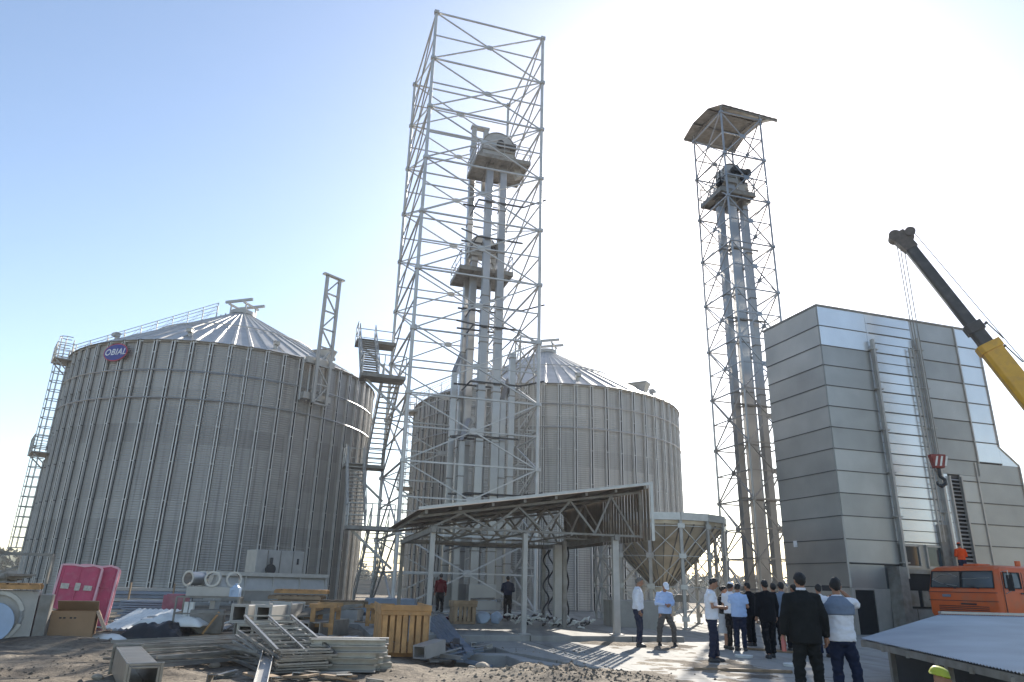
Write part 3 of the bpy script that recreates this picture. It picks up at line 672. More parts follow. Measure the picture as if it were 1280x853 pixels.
# ------------------------------------------------------------------ zigzag staircase on the left face of the tall tower
fl, bl = Vector((-5.37,35.94,0)), Vector((-7.62,42.94,0)); dv = (bl-fl).normalized(); le = Vector((-dv.y,dv.x,0))
st_ = thing('stair_tower', 'zigzag open steel staircase fixed to the left face of the tall tower', 'staircase', tuple(fl+le*1.3))
def lane(s, k, z): return fl + le*(.25+.55+k*1.15) + dv*s + Vector((0,0,z))
zz = [.15, 3.95, 7.65, 11.6, 15.0]
for i in range(4):
    up_front = (i % 2 == 0); k = 0 if up_front else 1
    s0, s1_ = (5.6, 1.0) if up_front else (1.0, 4.6)
    a, e = lane(s0,k,zz[i]), lane(s1_,k,zz[i+1])
    b = MB()
    for s in (-.46,.46): b.bar(a+le*s, e+le*s, .06, .24)
    fb = b.build('stringer', M['galv'], st_)
    n = 17; b = MB()
    for j in range(n+1):
        p = a.lerp(e, j/n); q = le*.44; w = dv*.13
        b.hexa([p-q-w, p+q-w, p+q+w, p-q+w, p-q-w+Vector((0,0,.035)), p+q-w+Vector((0,0,.035)), p+q+w+Vector((0,0,.035)), p-q+w+Vector((0,0,.035))])
    b.build('tread', M['galv'], fb)
    b = MB()
    for s in (-.46,.46):
        b = MB(); pts = [a.lerp(e, j/5)+le*s for j in range(6)]; rail_run(b, pts, 1.0, .022); b.build('handrail', M['galv'], fb)
for z, s in ((3.95,.35),(11.6,.35),(7.65,5.3),(15.0,5.2)):
    b = MB(); c0 = lane(s,.5,z)
    b.hexa([c0+le*i*1.15+dv*j*.62+Vector((0,0,k)) for k in (-.14,.04) for i,j in ((-1,-1),(1,-1),(1,1),(-1,1))])
    ld = b.build('landing', M['galv_dark'], st_)
    b = MB(); e_ = -1 if s < 3 else 1
    rail_run(b, [c0+le*1.12-dv*e_*.6, c0+le*1.12+dv*e_*.6, c0+dv*e_*.6, c0-le*1.12+dv*e_*.6], 1.1, .024)
    b.bar(c0+le*.9-Vector((0,0,.1)), c0-le*1.25-Vector((0,0,1.9)), .09,.12)
    b.build('landing_rail', M['galv'], ld)
# ------------------------------------------------------------------ clad building with pipes, door and windows
bc = Vector((13.45,29.0,0)); be = Vector((22.35,31.78,0)); bd = (be-bc).normalized(); bn = Vector((bd.y,-bd.x,0)); bl_ = Vector((12.1,32.46,0)); bl_ = bc + (Vector((-bd.y,bd.x,0)))*3.7
bw = Vector((-bd.y,bd.x,0))
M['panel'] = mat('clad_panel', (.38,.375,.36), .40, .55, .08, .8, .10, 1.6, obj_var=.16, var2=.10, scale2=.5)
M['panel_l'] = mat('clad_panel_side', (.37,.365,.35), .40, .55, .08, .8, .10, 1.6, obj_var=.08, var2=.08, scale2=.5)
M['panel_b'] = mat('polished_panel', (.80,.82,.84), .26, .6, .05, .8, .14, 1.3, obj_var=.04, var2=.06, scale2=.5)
M['joint'] = mat('panel_joint', (.11,.11,.11), .6, .3, .1, 3)
bt = thing('dryer_building', 'tall metal-clad box building with rows of grey panels behind the men', 'building', tuple(bc))
def fw(s, z, o=0): return bc + bd*s + bn*o + Vector((0,0,z))
def panel(s0, s1, z0, z1, m, o=.03, th=.06, mb=None, name='wall_panel'):
    b = MB(); g = .006
    b.hexa([fw(s, z, oo) for z in (z0+g, z1-g) for s, oo in ((s0+g, o-th),(s0+g, o),(s1-g, o),(s1-g, o-th))])
    return b.build(name, m, bt)
HB = 13.49; rows = [HB-.905*k for k in range(15)]
# inner dark core so no light shows through the joints
b = MB(); b.hexa([p+Vector((0,0,z)) for z in (-.1, 6.6) for p in (fw(.02,0,-.06), fw(10.15,0,-.06), fw(10.15,0,-3.6), fw(.02,0,-3.6))])
b.hexa([p+Vector((0,0,z)) for z in (6.6, HB-.03) for p in (fw(.02,0,-.06), fw(9.15,0,-.06), fw(9.15,0,-3.6), fw(.02,0,-3.6))]); b.build('frame_core', M['joint'], bt)
def stack(s0, s1, ztop, zbot, m, step=.905, phase=HB, o=.03, name='wall_panel'):
    z = phase; 
    while z > zbot+.05:
        t_ = min(z, ztop); lo = max(z-step, zbot)
        if t_ - lo > .08: panel(s0, s1, lo, t_, m, o, name=name)
        z -= step
stack(0, 2.58, HB, 2.6, M['panel'])
for r in ((0,1.08),(1.08,2.58)): pass
for k in range(2):                                  # two glossy rows at the very top of that bay
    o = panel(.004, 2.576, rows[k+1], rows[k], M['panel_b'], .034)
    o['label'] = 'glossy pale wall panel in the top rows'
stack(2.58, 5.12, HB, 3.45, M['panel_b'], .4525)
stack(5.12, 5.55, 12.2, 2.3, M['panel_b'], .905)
stack(5.55, 7.78, HB, 6.5, M['panel']); stack(7.78, 9.2, HB, 7.15, M['panel_b'])
stack(5.12, 5.55, HB, 12.2, M['panel'])
stack(5.55, 5.86, 6.5, 2.3, M['panel_b']); stack(6.55, 7.55, 6.5, 1.2, M['panel']); stack(7.55, 10.2, 7.1, 1.2, M['panel_l'])
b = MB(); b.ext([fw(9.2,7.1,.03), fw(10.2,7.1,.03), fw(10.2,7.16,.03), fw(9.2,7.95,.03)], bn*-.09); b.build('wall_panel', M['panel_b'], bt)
b = MB(); b.ext([fw(9.2,7.97,.06), fw(10.24,7.18,.06), fw(10.24,7.1,.06), fw(9.2,7.88,.06)], bn*-3.7); b.build('lean_roof', M['galv'], bt)
# left face
def lw(s, z, o=0): return bc + bw*s - bd*o + Vector((0,0,z))
for k in range(13):
    b = MB(); g=.006; z0, z1 = max(rows[k+1],1.70), rows[k]
    b.hexa([lw(s, z, oo) for z in (z0+g, z1-g) for s, oo in ((g, -.03),(g,.03),(3.7-g,.03),(3.7-g,-.03))]); b.build('side_panel', M['panel_l'], bt)
# joint rails between rows
b = MB()
for k in range(1,13):
    z = rows[k]
    b.bar(lw(.0,z,.04), lw(3.7,z,.04), .035,.032)
    b.bar(fw(.0,z,.04), fw(2.58,z,.04), .035,.032)
    if z > 6.7: b.bar(fw(5.56,z,.045), fw(9.2,z,.045), .04,.035)
    elif z > 1.3: b.bar(fw(6.56,z,.045), fw(10.2,z,.045), .04,.035)
z = HB-.905
while z > 3.5: b.bar(fw(2.7,z,.045), fw(5.1,z,.045), .04,.04); b.bar(fw(2.7,z+.4525,.04), fw(5.1,z+.4525,.04), .03,.025); z -= .905
b.build('joint_rail', M['joint'], bt)
for s, z0, z1 in ((7.78,7.1,HB),(9.2,7.95,HB),(7.56,1.2,7.1),(10.2,1.2,7.12)): b = MB(); b.bar(fw(s,z0,.05), fw(s,z1,.05), .07,.06, up=bn); b.build('corner_trim', M['galv'], bt)
b = MB(); b.bar(lw(0,1.70,.05)+bn*.05, lw(0,4.4,.05)+bn*.05, .07,.07)
b.build('corner_trim', M['galv'], bt)
b = MB(); q = [fw(-.06,HB,.07), fw(9.25,HB,.07), fw(9.25,HB,-3.75), fw(-.06,HB,-3.75)]; b.hexa(q + [p+Vector((0,0,.09)) for p in q]); b.build('roof', M['galv_dark'], bt)
b = MB()
for s in (1.6,2.0,2.3): b.box(*fw(s,HB+.2,-.6), .12,.12,.3)
b.build('roof_fitting', M['galv_dark'], bt)
# lower storey: pale plinth, doorway, dark recess
b = MB(); b.hexa([fw(s,z,o) for z in (-.05,1.69) for s,o in ((1.10,-.06),(1.10,.02),(2.30,.02),(2.30,-.06))]); b.hexa([fw(s,z,o) for z in (-.05,1.69) for s,o in ((.0,-.06),(.0,.02),(.17,.02),(.17,-.06))]); b.hexa([fw(s,z,o) for z in (1.62,1.70) for s,o in ((.17,-.05),(.17,.025),(1.10,.025),(1.10,-.05))])
b.hexa([lw(s,z,o) for z in (-.05,1.69) for s,o in ((.03,-.05),(.03,.02),(3.7,.02),(3.7,-.05))]); b.build('plinth', M['galv'], bt)
b = MB(); b.hexa([fw(s,z,o) for z in (.0,1.60) for s,o in ((.2,-.5),(.2,.004),(1.07,.004),(1.07,-.5))]); b.build('doorway', M['opening'], bt)
b = MB(); b.hexa([fw(s,z,o) for z in (1.70,2.58) for s,o in ((.0,-.06),(.0,.025),(1.75,.025),(1.75,-.06))]); b.build('wall_panel', M['panel'], bt)
b = MB(); b.hexa([fw(s,z,o) for z in (1.0,2.3) for s,o in ((2.35,-.9),(2.35,-.01),(7.5,-.01),(7.5,-.9))]); b.build('recess', M['opening'], bt)
b = MB(); b.hexa([fw(s,z,o) for z in (-.05,.95) for s,o in ((2.35,-.06),(2.35,.03),(10.2,.03),(10.2,-.06))]); b.build('plinth', M['concrete'], bt)
b = MB(); b.bar(fw(2.3,2.38,.05), fw(6.5,2.38,.05), .12,.16); b.bar(fw(4.7,1.0,.04), fw(4.7,2.3,.04), .14,.1,up=bn)
for s in (3.0,3.7,5.2): b.box(*fw(s,1.35,-.1), .5,.3,.6, atan2(bd.y,bd.x))
b.build('machinery', M['galv_dark'], bt)
for s0,s1_ in ((2.74,3.58),(4.02,4.98)):
    b = MB(); b.hexa([fw(s,z,o) for z in (2.60,3.36) for s,o in ((s0,-.02),(s0,.05),(s1_,.05),(s1_,-.02))]); w = b.build('window', M['glass'], bt)
    b = MB()
    for z in (2.56,3.40): b.bar(fw(s0-.05,z,.06), fw(s1_+.05,z,.06), .08,.08)
    for s in (s0-.02,s1_+.02): b.bar(fw(s,2.56,.06), fw(s,3.40,.06), .06,.08,up=bn)
    b.build('window_frame', M['galv'], w)
b = MB(); b.hexa([fw(s,z,o) for z in (2.46,3.45) for s,o in ((2.62,-.05),(2.62,.02),(5.12,.02),(5.12,-.05))]); b.build('wall_panel', M['panel'], bt)
# slender pipes and conduit up the front
for s, zt, zb_, w in ((2.63,12.2,2.1,.11),(5.28,12.6,2.4,.12)):
    b = MB(); b.bar(fw(s,zb_,.22), fw(s,zt,.22), w, .16, up=bn)
    b.tube(fw(s+.14,zb_,.14), fw(s+.14,zt-.2,.14), .05, 8)
    z = zb_+.6
    while z < zt: b.bar(fw(s-.12,z,.12), fw(s+.22,z,.12), .30,.05); z += 1.81
    b.build('riser_pipe', M['galv'], bt)
b = MB(); b.bar(fw(4.78,12.1,.14), fw(4.78,3.6,.14), .05,.05, up=bn); b.bar(fw(4.98,12.1,.14), fw(4.98,3.6,.14), .05,.05, up=bn)
z = 12.0
while z > 3.6: b.bar(fw(4.78,z,.14), fw(4.98,z,.14), .035); z -= .30
b.build('wall_ladder', M['galv'], bt)
# louvred strip
lv = MB(); lv.hexa([fw(s,z,o) for z in (2.3,6.35) for s,o in ((5.88,-.02),(5.88,.01),(6.53,.01),(6.53,-.02))]); lo = lv.build('louvre_strip', M['opening'], bt)
b = MB()
for s in (5.88,6.53): b.bar(fw(s,2.25,.08), fw(s,6.4,.08), .07,.14,up=bn)
z = 6.3
while z > 2.3:
    b.hexa([fw(s,zz_,o) for (zz_,o0) in ((z-.07,.10),(z,.03)) for s,o in ((5.9,o0-.02),(5.9,o0),(6.51,o0),(6.51,o0-.02))]); z -= .165
b.build('louvre', M['galv'], lo)
b = MB(); b.bar(fw(1.9,-.05,.45), fw(2.15,2.5,.25), .62,.40, up=bd); b.build('inclined_duct', M['galv_dark'], bt)
b = MB(); b.bar(fw(5.0,4.3,.1), fw(5.0,2.4,.1), .5,.12, up=bn); b.build('cover_box', M['galv_dark'], bt)
b = MB(); b.box(*lw(2.9,3.45,.05), .02,.22,.26, atan2(bd.y,bd.x)); b.build('notice', M['sign_white'], bt)

# ------------------------------------------------------------------ canopy
cn = thing('canopy', 'low open shed with steel trusses and sloping corrugated roof before the tall tower', 'canopy', tuple(cp(2.8,3.5,.15)))
W0, W1, D0, D1 = -.05, 5.66, 0.0, 7.2; zb = 2.95
for (a_, d_) in ((0,0),(2.78,0),(5.66,0),(0,7.2),(5.66,7.2),(5.1,3.1)):
    p = cp(a_, d_, .15); b = MB(); b.box(p.x,p.y,(zb+.15)/2,(.13 if a_!=5.66 or d_ else .20),.13,zb-.15, rt); b.box(p.x,p.y,.165,.34,.34,.03,rt)
    b.build('post', M['galv_dark' if d_ else 'galv'], cn)
xl, xr = -.45, 6.55
def rz_(a_): return 3.36 + (a_-xl)/(xr-xl)*(4.46-3.36)          # roof height across
for j, d_ in enumerate((0,2.4,4.8,7.2)):
    b = MB(); b.bar(cp(-.1,d_,zb+.05), cp(xr,d_,zb+.05), .07,.06 if j==0 else .04)
    b.bar(cp(xl,d_,rz_(xl)-.08), cp(xr,d_,rz_(xr)-.10), .07,.07)
    ns = 5; x_ = -.3
    tops = [.85,2.55,4.2,5.55]; bots = [0.0,1.7,3.35,5.0,6.3]
    seq = []
    for i in range(4): seq += [(bots[i],0),(tops[i],1)]
    seq += [(bots[4],0)]
    for i in range(len(seq)-1):
        P = [cp(s_,d_, (zb+.08) if not tp else rz_(s_)-.12) for s_, tp in (seq[i],seq[i+1])]
        b.bar(P[0],P[1],.06,.06)
    b.bar(cp(xr,d_,zb), cp(xr,d_,rz_(xr)-.1), .09,.09)
    b.build('truss', M['galv_dark'] if j else M['galv_dark'], cn)
b = MB()
for a_ in (0,5.66): b.bar(cp(a_,-.2,zb-.03), cp(a_,7.4,zb-.03), .14,.14)
for a_ in (1.39,2.78,4.22): b.bar(cp(a_,-.1,zb+.0), cp(a_,7.2,zb+.0), .05,.045)
b.bar(cp(0,7.2,zb-.03), cp(5.66,7.2,zb-.03), .10,.10)
b.build('eave_beam', M['galv_dark'], cn)
b = MB()
for i in range(8):
    a_ = xl+.15+i*(xr-xl-.2)/7; b.bar(cp(a_,-.5,rz_(a_)-.0), cp(a_,7.7,rz_(a_)-.0), .08,.10)
b.build('purlin', M['galv_dark'], cn)
M['roof_under'] = mat('old_roof_sheet', (.21,.18,.145), .6, .35, .2, 2, .1, 20, dirt=((.20,.12,.07), 1.5, .7))
b = MB(); nc = 82; pr0 = None
for i in range(nc+1):
    d_ = -.6 + 8.4*i/nc; up = .035 if i % 2 else 0
    cur = (cp(xl-.1,d_,rz_(xl-.1)+.06+up), cp(xr+.02,d_,rz_(xr)+.06+up))
    if pr0: b.add([pr0[0],pr0[1],cur[1],cur[0]],[(0,1,2,3)])
    pr0 = cur
b.build('roof_sheet', M['roof_under'], cn)
b = MB()                                            # sheet cladding hanging on the high side, with gaps between strips
for i in range(34):
    d0_ = -.5+i*.235
    if i < 16: wdt = .15
    else: wdt = .225
    b.hexa([cp(xr+.06+o, d, z) for z in (zb-.08, rz_(xr)-.02) for o, d in ((0,d0_),(.02,d0_),(.02,d0_+wdt),(0,d0_+wdt))])
b.build('side_cladding', M['roof_under'], cn)
b = MB(); p0 = cp(xr+.12,-.6,zb-.1); p1 = cp(xr+.12,-.6,rz_(xr)+.08); b.bar(p0,p1,.09,.06); b.bar(cp(xl-.1,-.63,rz_(xl)+.10), cp(xr+.15,-.63,rz_(xr)+.12), .05,.08); b.build('edge_trim', M['galv_lite'], cn)

# ------------------------------------------------------------------ hopper bin
hc = Vector((6.87,32.8,0)); hr = 2.87; hzr = 4.33
hp = thing('hopper_bin', 'round steel hopper bin with a cone bottom on braced legs right of the canopy', 'hopper', tuple(hc))
nl = 14; ph = atan2(30.07-32.8, 5.87-6.87)
def hpnt(k, z, r=hr): a_ = ph+2*pi*k/nl; return hc+Vector((cos(a_)*r, sin(a_)*r, z))
for k in range(nl):
    b = MB(); p, q = hpnt(k,0), hpnt(k,hzr-.1); a_ = ph+2*pi*k/nl; o_ = Vector((cos(a_),sin(a_),0))
    b.bar(p,q,.13,.10,up=o_); b.box(p.x,p.y,.03,.3,.3,.05,a_); b.build('leg', M['galv'], hp)
    for s in range(3):
        z0_, z1_ = .35+s*1.2, 1.55+s*1.2
        for u in (0,1):
            b = MB(); o2 = o_*(.07 if u else .03); b.bar(hpnt(k,z0_ if u else z1_)+o2, hpnt(k+1,z1_ if u else z0_)+o2, .055,.03); b.build('cross_brace', M['galv_lite'] if k%3 else M['galv'], hp)
        b = MB(); b.bar(hpnt(k,z1_), hpnt(k+1,z1_), .035); b.build('tie_bar', M['galv'], hp)
    b = MB()
    for s in range(4):
        p = hpnt(k,.35+s*1.2,hr+.075); b.box(p.x,p.y,p.z,.03,.30,.18,a_)
    b.build('gusset_plate', M['galv_lite'], hp)
b = MB(); a0 = ph
ringp = [hpnt(k,0) for k in range(nl)]
for k in range(nl): b.bar(hpnt(k,hzr,hr+.05), hpnt(k+1,hzr,hr+.05), .10,.30)
b.build('rim', M['galv_lite'], hp)
M['cone'] = mat('hopper_cone', (.58,.50,.38), .42, .4, .18, 1.5, .05, 10, dirt=((.30,.22,.12), 1.2, .6))  # beige is ground light reflected on galvanised steel, put into the colour
b = MB(); prof = [(hr-.05,hzr-.05),(hr-.08,hzr-.3),(.42,1.55),(.42,1.3)]; b.lathe(prof, 28, tuple(hc), ph, ph+2*pi); b.build('cone', M['cone'], hp)
b = MB()
for k in range(28): a_ = ph+2*pi*k/28; o_ = Vector((cos(a_),sin(a_),0)); b.bar(hc+o_*(hr-.05)+Vector((0,0,hzr-.3)), hc+o_*.45+Vector((0,0,1.55)), .03,.07)
b.build('cone_seam', M['galv_dark'], hp)
b = MB(); b.tube(hc+Vector((0,0,1.3)), hc+Vector((0,0,.95)), .3, 16); b.box(hc.x,hc.y,.9,.8,.8,.2,.3); b.bar(hc+Vector((.3,-.2,1.1)), hc+Vector((1.0,-.6,1.1)), .3,.3); b.build('outlet_gate', M['galv_dark'], hp)
b = MB(); b.prism([(3.95,26.8),(5.6,27.15),(5.3,28.4),(3.65,28.05)], 0, 1.05); o = b.build('concrete_block', M['concrete'], bevel=.03); center_mesh(o); tag(o, 'big beige concrete block on the ground behind the man in white shirt', 'concrete block')

# ------------------------------------------------------------------ truck crane
ct = thing('truck_crane', 'orange cab truck crane with a raised yellow and black telescopic boom before the clad building', 'crane', (16.2,25.6,0))
Cn = Vector((16.44,24.8,0)); ff = Vector((-.31,.95,0)).normalized(); bk = Vector((ff.y,-ff.x,0))
def tp(a_, s_, z): return Cn + ff*a_ + bk*s_ + Vector((0,0,z))   # a: across the front, s: back along the truck
Wd, z0, zw, zr = 2.85, .78, 1.72, 2.52
b = MB()
def ring_(z, ins, s0, s1_, rr=.10): 
    return [tp(ins+rr,s0,z),tp(Wd-ins-rr,s0,z),tp(Wd-ins,s0+rr,z),tp(Wd-ins,s1_,z),tp(ins,s1_,z),tp(ins,s0+rr,z)]
secs = [ring_(z0,.04,.06,1.95),ring_(z0+.12,.0,.0,2.0),ring_(1.25,.0,.0,2.0),ring_(zw-.06,.0,.0,2.0),ring_(zw,.02,.03,2.0),ring_(zr-.16,.09,.16,2.0),ring_(zr-.05,.16,.26,1.95,.16),ring_(zr,.32,.42,1.85,.2)]
o_ = len(b.v)
for s in secs: b.v += [tuple(p) for p in s]
for i in range(len(secs)-1):
    for k in range(6): k2=(k+1)%6; b.f.append((o_+i*6+k,o_+i*6+k2,o_+(i+1)*6+k2,o_+(i+1)*6+k))
b.f.append(tuple(range(5,-1,-1))); b.f.append(tuple(o_+(len(secs)-1)*6+k for k in range(6)))
cab = b.build('cab', M['orange'], ct, bevel=.03, smooth=30)
def wins(za, zb_, u0, u1, front=True, off=.012):
    def pt(u, z):
        t_ = (z-zw)/(zr-.16-zw); ins = .02+.07*t_; sf = .03+.13*t_
        return tp(u*(Wd-2*ins)+ins, sf-off, z) if front else tp(ins-off, sf+u*(2.0-sf), z)
    return pt, [pt(u0,za),pt(u1,za),pt(u1,zb_),pt(u0,zb_)]
for u0,u1 in ((.055,.49),(.51,.945)):
    pt, q = wins(1.78,2.32,u0,u1); b = MB(); b.ext(q, bk*.02); w = b.build('windscreen', M['glass'], cab)
    b = MB()
    for i in range(4): b.bar(q[i]-bk*.01, q[(i+1)%4]-bk*.01, .035,.03)
    b.build('rubber_seal', M['rubber'], w)
pt, q = wins(1.78,2.28,.14,.52,False); b = MB(); b.ext(q, ff*.02); w = b.build('side_window', M['glass'], cab); b = MB()
for i in range(4): b.bar(q[i]-ff*.01, q[(i+1)%4]-ff*.01, .03,.03)
b.bar((q[0]+q[1])/2*1-ff*.012, (q[2]+q[3])/2-ff*.012, .03,.02); b.build('rubber_seal', M['rubber'], w)
b = MB(); b.bar(tp(.7,-.03,1.74), tp(1.15,-.03,1.9),.02); b.bar(tp(1.6,-.03,1.74), tp(2.05,-.03,1.9),.02); b.build('wiper', M['dark'], cab)
b = MB()
for z in (1.62,1.34): b.bar(tp(.06,-.012,z), tp(Wd-.06,-.012,z), .012,.018)
b.bar(tp(.9,-.014,1.24), tp(1.5,-.014,1.24),.02,.05); b.build('panel_seam', M['dark'], cab)
b = MB(); pt, q_ = wins(1.84,2.22,.60,.80,off=-.004); b.ext(q_, bk*-.004); b.build('paper_sheet', M['label'], cab)
b = MB(); pt, q_ = wins(1.8,2.3,0,1,off=.022); b.path([pt(.93,2.05),pt(.80,2.20),pt(.66,2.22),pt(.56,2.14)],.008,5); b.path([pt(.93,2.05),pt(.80,1.92),pt(.66,1.86),pt(.56,1.84)],.008,5); b.path([pt(.10,2.1),pt(.3,2.08),pt(.5,2.07)],.006,5); b.build('loose_wire', M['galv_lite'], cab)
b = MB()
for k in range(5): b.bar(tp(.45,-.012,.92+k*.06), tp(Wd-.45,-.012,.92+k*.06), .012,.022)
b.build('grille', M['dark'], cab)
b = MB(); b.bar(tp(1.86,-.015,1.5), tp(2.2,-.015,1.5),.012,.09); b.build('badge', M['blue_sheet'], cab)
b = MB(); b.bar(tp(-.02,.2,.95),tp(-.02,.2,2.28),.015,.018); b.bar(tp(-.01,1.14,.95),tp(-.01,1.14,2.3),.012,.018); b.bar(tp(-.03,.95,1.62),tp(-.03,1.1,1.62),.03,.05); b.build('door_seam', M['dark'], cab)
b = MB(); m0 = tp(-.22,.30,1.95); b.bar(m0-Vector((0,0,.26)), m0+Vector((0,0,.26)), .05,.22,up=ff); b.build('mirror', M['rubber'], cab, bevel=.02)
b = MB(); b.path([tp(.02,.28,2.3), tp(-.2,.28,2.35), tp(-.22,.30,1.7), tp(.0,.3,1.6)], .014, 6); b.build('mirror_arm', M['galv_lite'], cab)
b = MB(); b.hexa([tp(a_,s_,z) for z in (zr-.01,zr+.07) for a_,s_ in ((1.0,.5),(1.6,.5),(1.6,1.1),(1.0,1.1))]); b.build('roof_hatch', M['orange'], cab, bevel=.03)
b = MB(); p=tp(.5,1.75,zr-.02); b.tube(p,p+Vector((0,0,.2)),.09,12); b.tube(tp(.2,1.9,2.2),tp(.2,1.9,2.62),.05,8); b.build('beacon', M['orange'], cab)
b = MB(); b.hexa([tp(a_,s_,z) for z in (.45,.78) for a_,s_ in ((.05,-.12),(Wd-.05,-.12),(Wd-.05,.2),(.05,.2))]); b.build('bumper', M['galv_dark'], ct, bevel=.03)
for a_ in (.3,Wd-.3):
    b = MB(); b.tube(tp(a_,-.14,.62),tp(a_,-.10,.62),.11,16); b.build('headlight', M['galv_lite'], ct, smooth=40)
b = MB()
for a_ in (.75,1.65): b.bar(tp(a_,.2,.72), tp(a_,9.2,.72), .10,.26)
b.hexa([tp(a_,s_,z) for z in (.95,1.12) for a_,s_ in ((.02,2.2),(Wd-.02,2.2),(Wd-.02,9.2),(.02,9.2))]); b.build('chassis', M['galv_dark'], ct)
for s_ in (1.0,5.4,6.8):
    for a_ in (.18,Wd-.18):
        b = MB(); b.tube(tp(a_-.16,s_,.5), tp(a_+.16,s_,.5), .5, 24); w = b.build('wheel', M['rubber'], ct, smooth=40, bevel=.03)
        b = MB(); b.tube(tp(a_-.17,s_,.5), tp(a_+.17,s_,.5), .27, 16); b.build('rim', M['galv_dark'], w, smooth=40)
H0 = A(1125,295,29.0); Q0 = A(1280,490,27.6); dB = (Q0-H0).normalized(); piv = H0 + dB*((2.9-H0.z)/dB.z)
b = MB(); p = Vector((piv.x,piv.y,0)); b.tube((p.x,p.y,1.12),(p.x,p.y,1.45),.75,24); b.box(p.x+.6,p.y+.2,2.0,2.6,1.6,1.1,.4); b.build('turret', M['yellow'], ct, bevel=.04)
Lb = (piv-H0).length
def bo(t_): return H0 + dB*t_
upB = Vector((0,0,1)); sB = dB.cross(upB).normalized(); nB = sB.cross(dB)
def octbar(p, q, w, h):
    b = MB(); sh = [(-.5,-.32),(-.32,-.5),(.32,-.5),(.5,-.32),(.5,.5),(-.5,.5)]
    b.ext([p+sB*x*w+nB*y*h*-1*-1 for x,y in sh], q-p); return b
def tparam(px):                                      # distance along the boom for a point seen at that column
    lo, hi = 0, Lb
    for _ in range(40):
        mid = (lo+hi)/2; P = bo(mid); d = P.y*cos(TH)+(P.z-CH)*sin(TH); u = -P.y*sin(TH)+(P.z-CH)*cos(TH); xx = 640+FPX*(P.x*cos(RO)+u*sin(RO))/d
        if xx < px: lo = mid
        else: hi = mid
    return lo
tb, tc_, ty = tparam(1133), tparam(1216), tparam(1234)
octbar(bo(tb), bo(Lb), .40,.48).build('inner_boom', M['black_steel'], ct, bevel=.02)
octbar(bo(tc_-.1), bo(Lb), .47,.54).build('middle_boom', M['black_steel'], ct, bevel=.02)
octbar(bo(tc_-.15), bo(tc_+.28), .58,.70).build('boom_collar', M['dark'], ct, bevel=.02)
octbar(bo(ty), bo(Lb+.6), .62,.80).build('outer_boom', M['yellow'], ct, bevel=.03)
octbar(bo(ty-.06), bo(ty+.3), .72,.92).build('boom_collar', M['yellow'], ct, bevel=.02)
b = MB()
for k in range(5): 
    p = bo(tb+.6+k*(tc_-tb-1)/5)+sB*-.0; q = p - Vector((0,0,0)); b.bar(p-sB*.23+nB*.02, p-sB*.20+nB*.02+dB*.10, .05,.05)
b.build('boom_bolt', M['galv'], ct)
hd2 = MB(); hd2.hexa([bo(t_)+sB*x+nB*y for (t_,y0,y1) in ((-.15,-.42,.22),(tb+.35,-.24,.30)) for x,y in ((-.24,y0),(.24,y0),(.24,y1),(-.24,y1))]); 
for x in (-.30,.30): hd2.tube(bo(.15)+nB*.36+sB*(x-.05), bo(.15)+nB*.36+sB*(x+.05), .22,16)
for x in (-.2,0,.2): hd2.tube(bo(-.05)-nB*.22+sB*(x-.06), bo(-.05)-nB*.22+sB*(x+.06), .27,16)
hd2.build('boom_head', mat('boom_head_steel', (.09,.075,.065), .6, .2, .3, 6), ct)
for t_ in (tc_+.1, ty+.35):
    b = MB(); p = bo(t_)+nB*.45; b.bar(p, p+nB*.12+dB*-.05, .10); b.bar(p+nB*.1, p+nB*.16+dB*.9+sB*.2, .035,.05); b.build('rope_guide', M['dark'], ct)
hk = Vector((H0.x-.05, H0.y, 0)); hookz = 6.72
b = MB()
for x,y in ((-.16,0),(.0,.05),(.14,0)): b.tube((hk.x+x,hk.y+y,H0.z-.3),(hk.x+x*.8,hk.y+y,hookz+.3),.022,5)
b.tube(bo(.1)+nB*.55, bo(Lb*.98)+nB*.9, .020,5); b.build('wire_rope', M['galv_dark'], ct)
b = MB(); hx, hy = hk.x, hk.y
b.hexa([(hx+x,hy+y,z) for z,w in ((hookz-.28,.20),(hookz+.28,.32)) for x,y in ((-w,-.13),(w,-.13),(w,.13),(-w,.13))]); hb = b.build('hook_block', M['hookred'], ct, bevel=.03)
b = MB()
for i in range(3): x = -.22+i*.2; b.hexa([(hx+x+dx,hy-.135+dy,hookz+dz) for dz,s in ((-.2,0),(.2,.12)) for dx,dy in ((s,-.004),(s+.08,-.004),(s+.08,.0),(s,.0))])
b.build('warning_stripe', M['white'], hb)
b = MB(); b.tube((hx,hy,hookz-.3),(hx,hy,hookz-.55),.07,10)
b.path([(hx,hy,hookz-.52),(hx,hy,hookz-.62),(hx+.16,hy,hookz-.74),(hx+.17,hy,hookz-.92),(hx,hy,hookz-1.02),(hx-.16,hy,hookz-.94),(hx-.17,hy,hookz-.82)], [.08,.07,.075,.08,.08,.055,.03], 8); b.build('hook', M['dark'], ct, smooth=60)
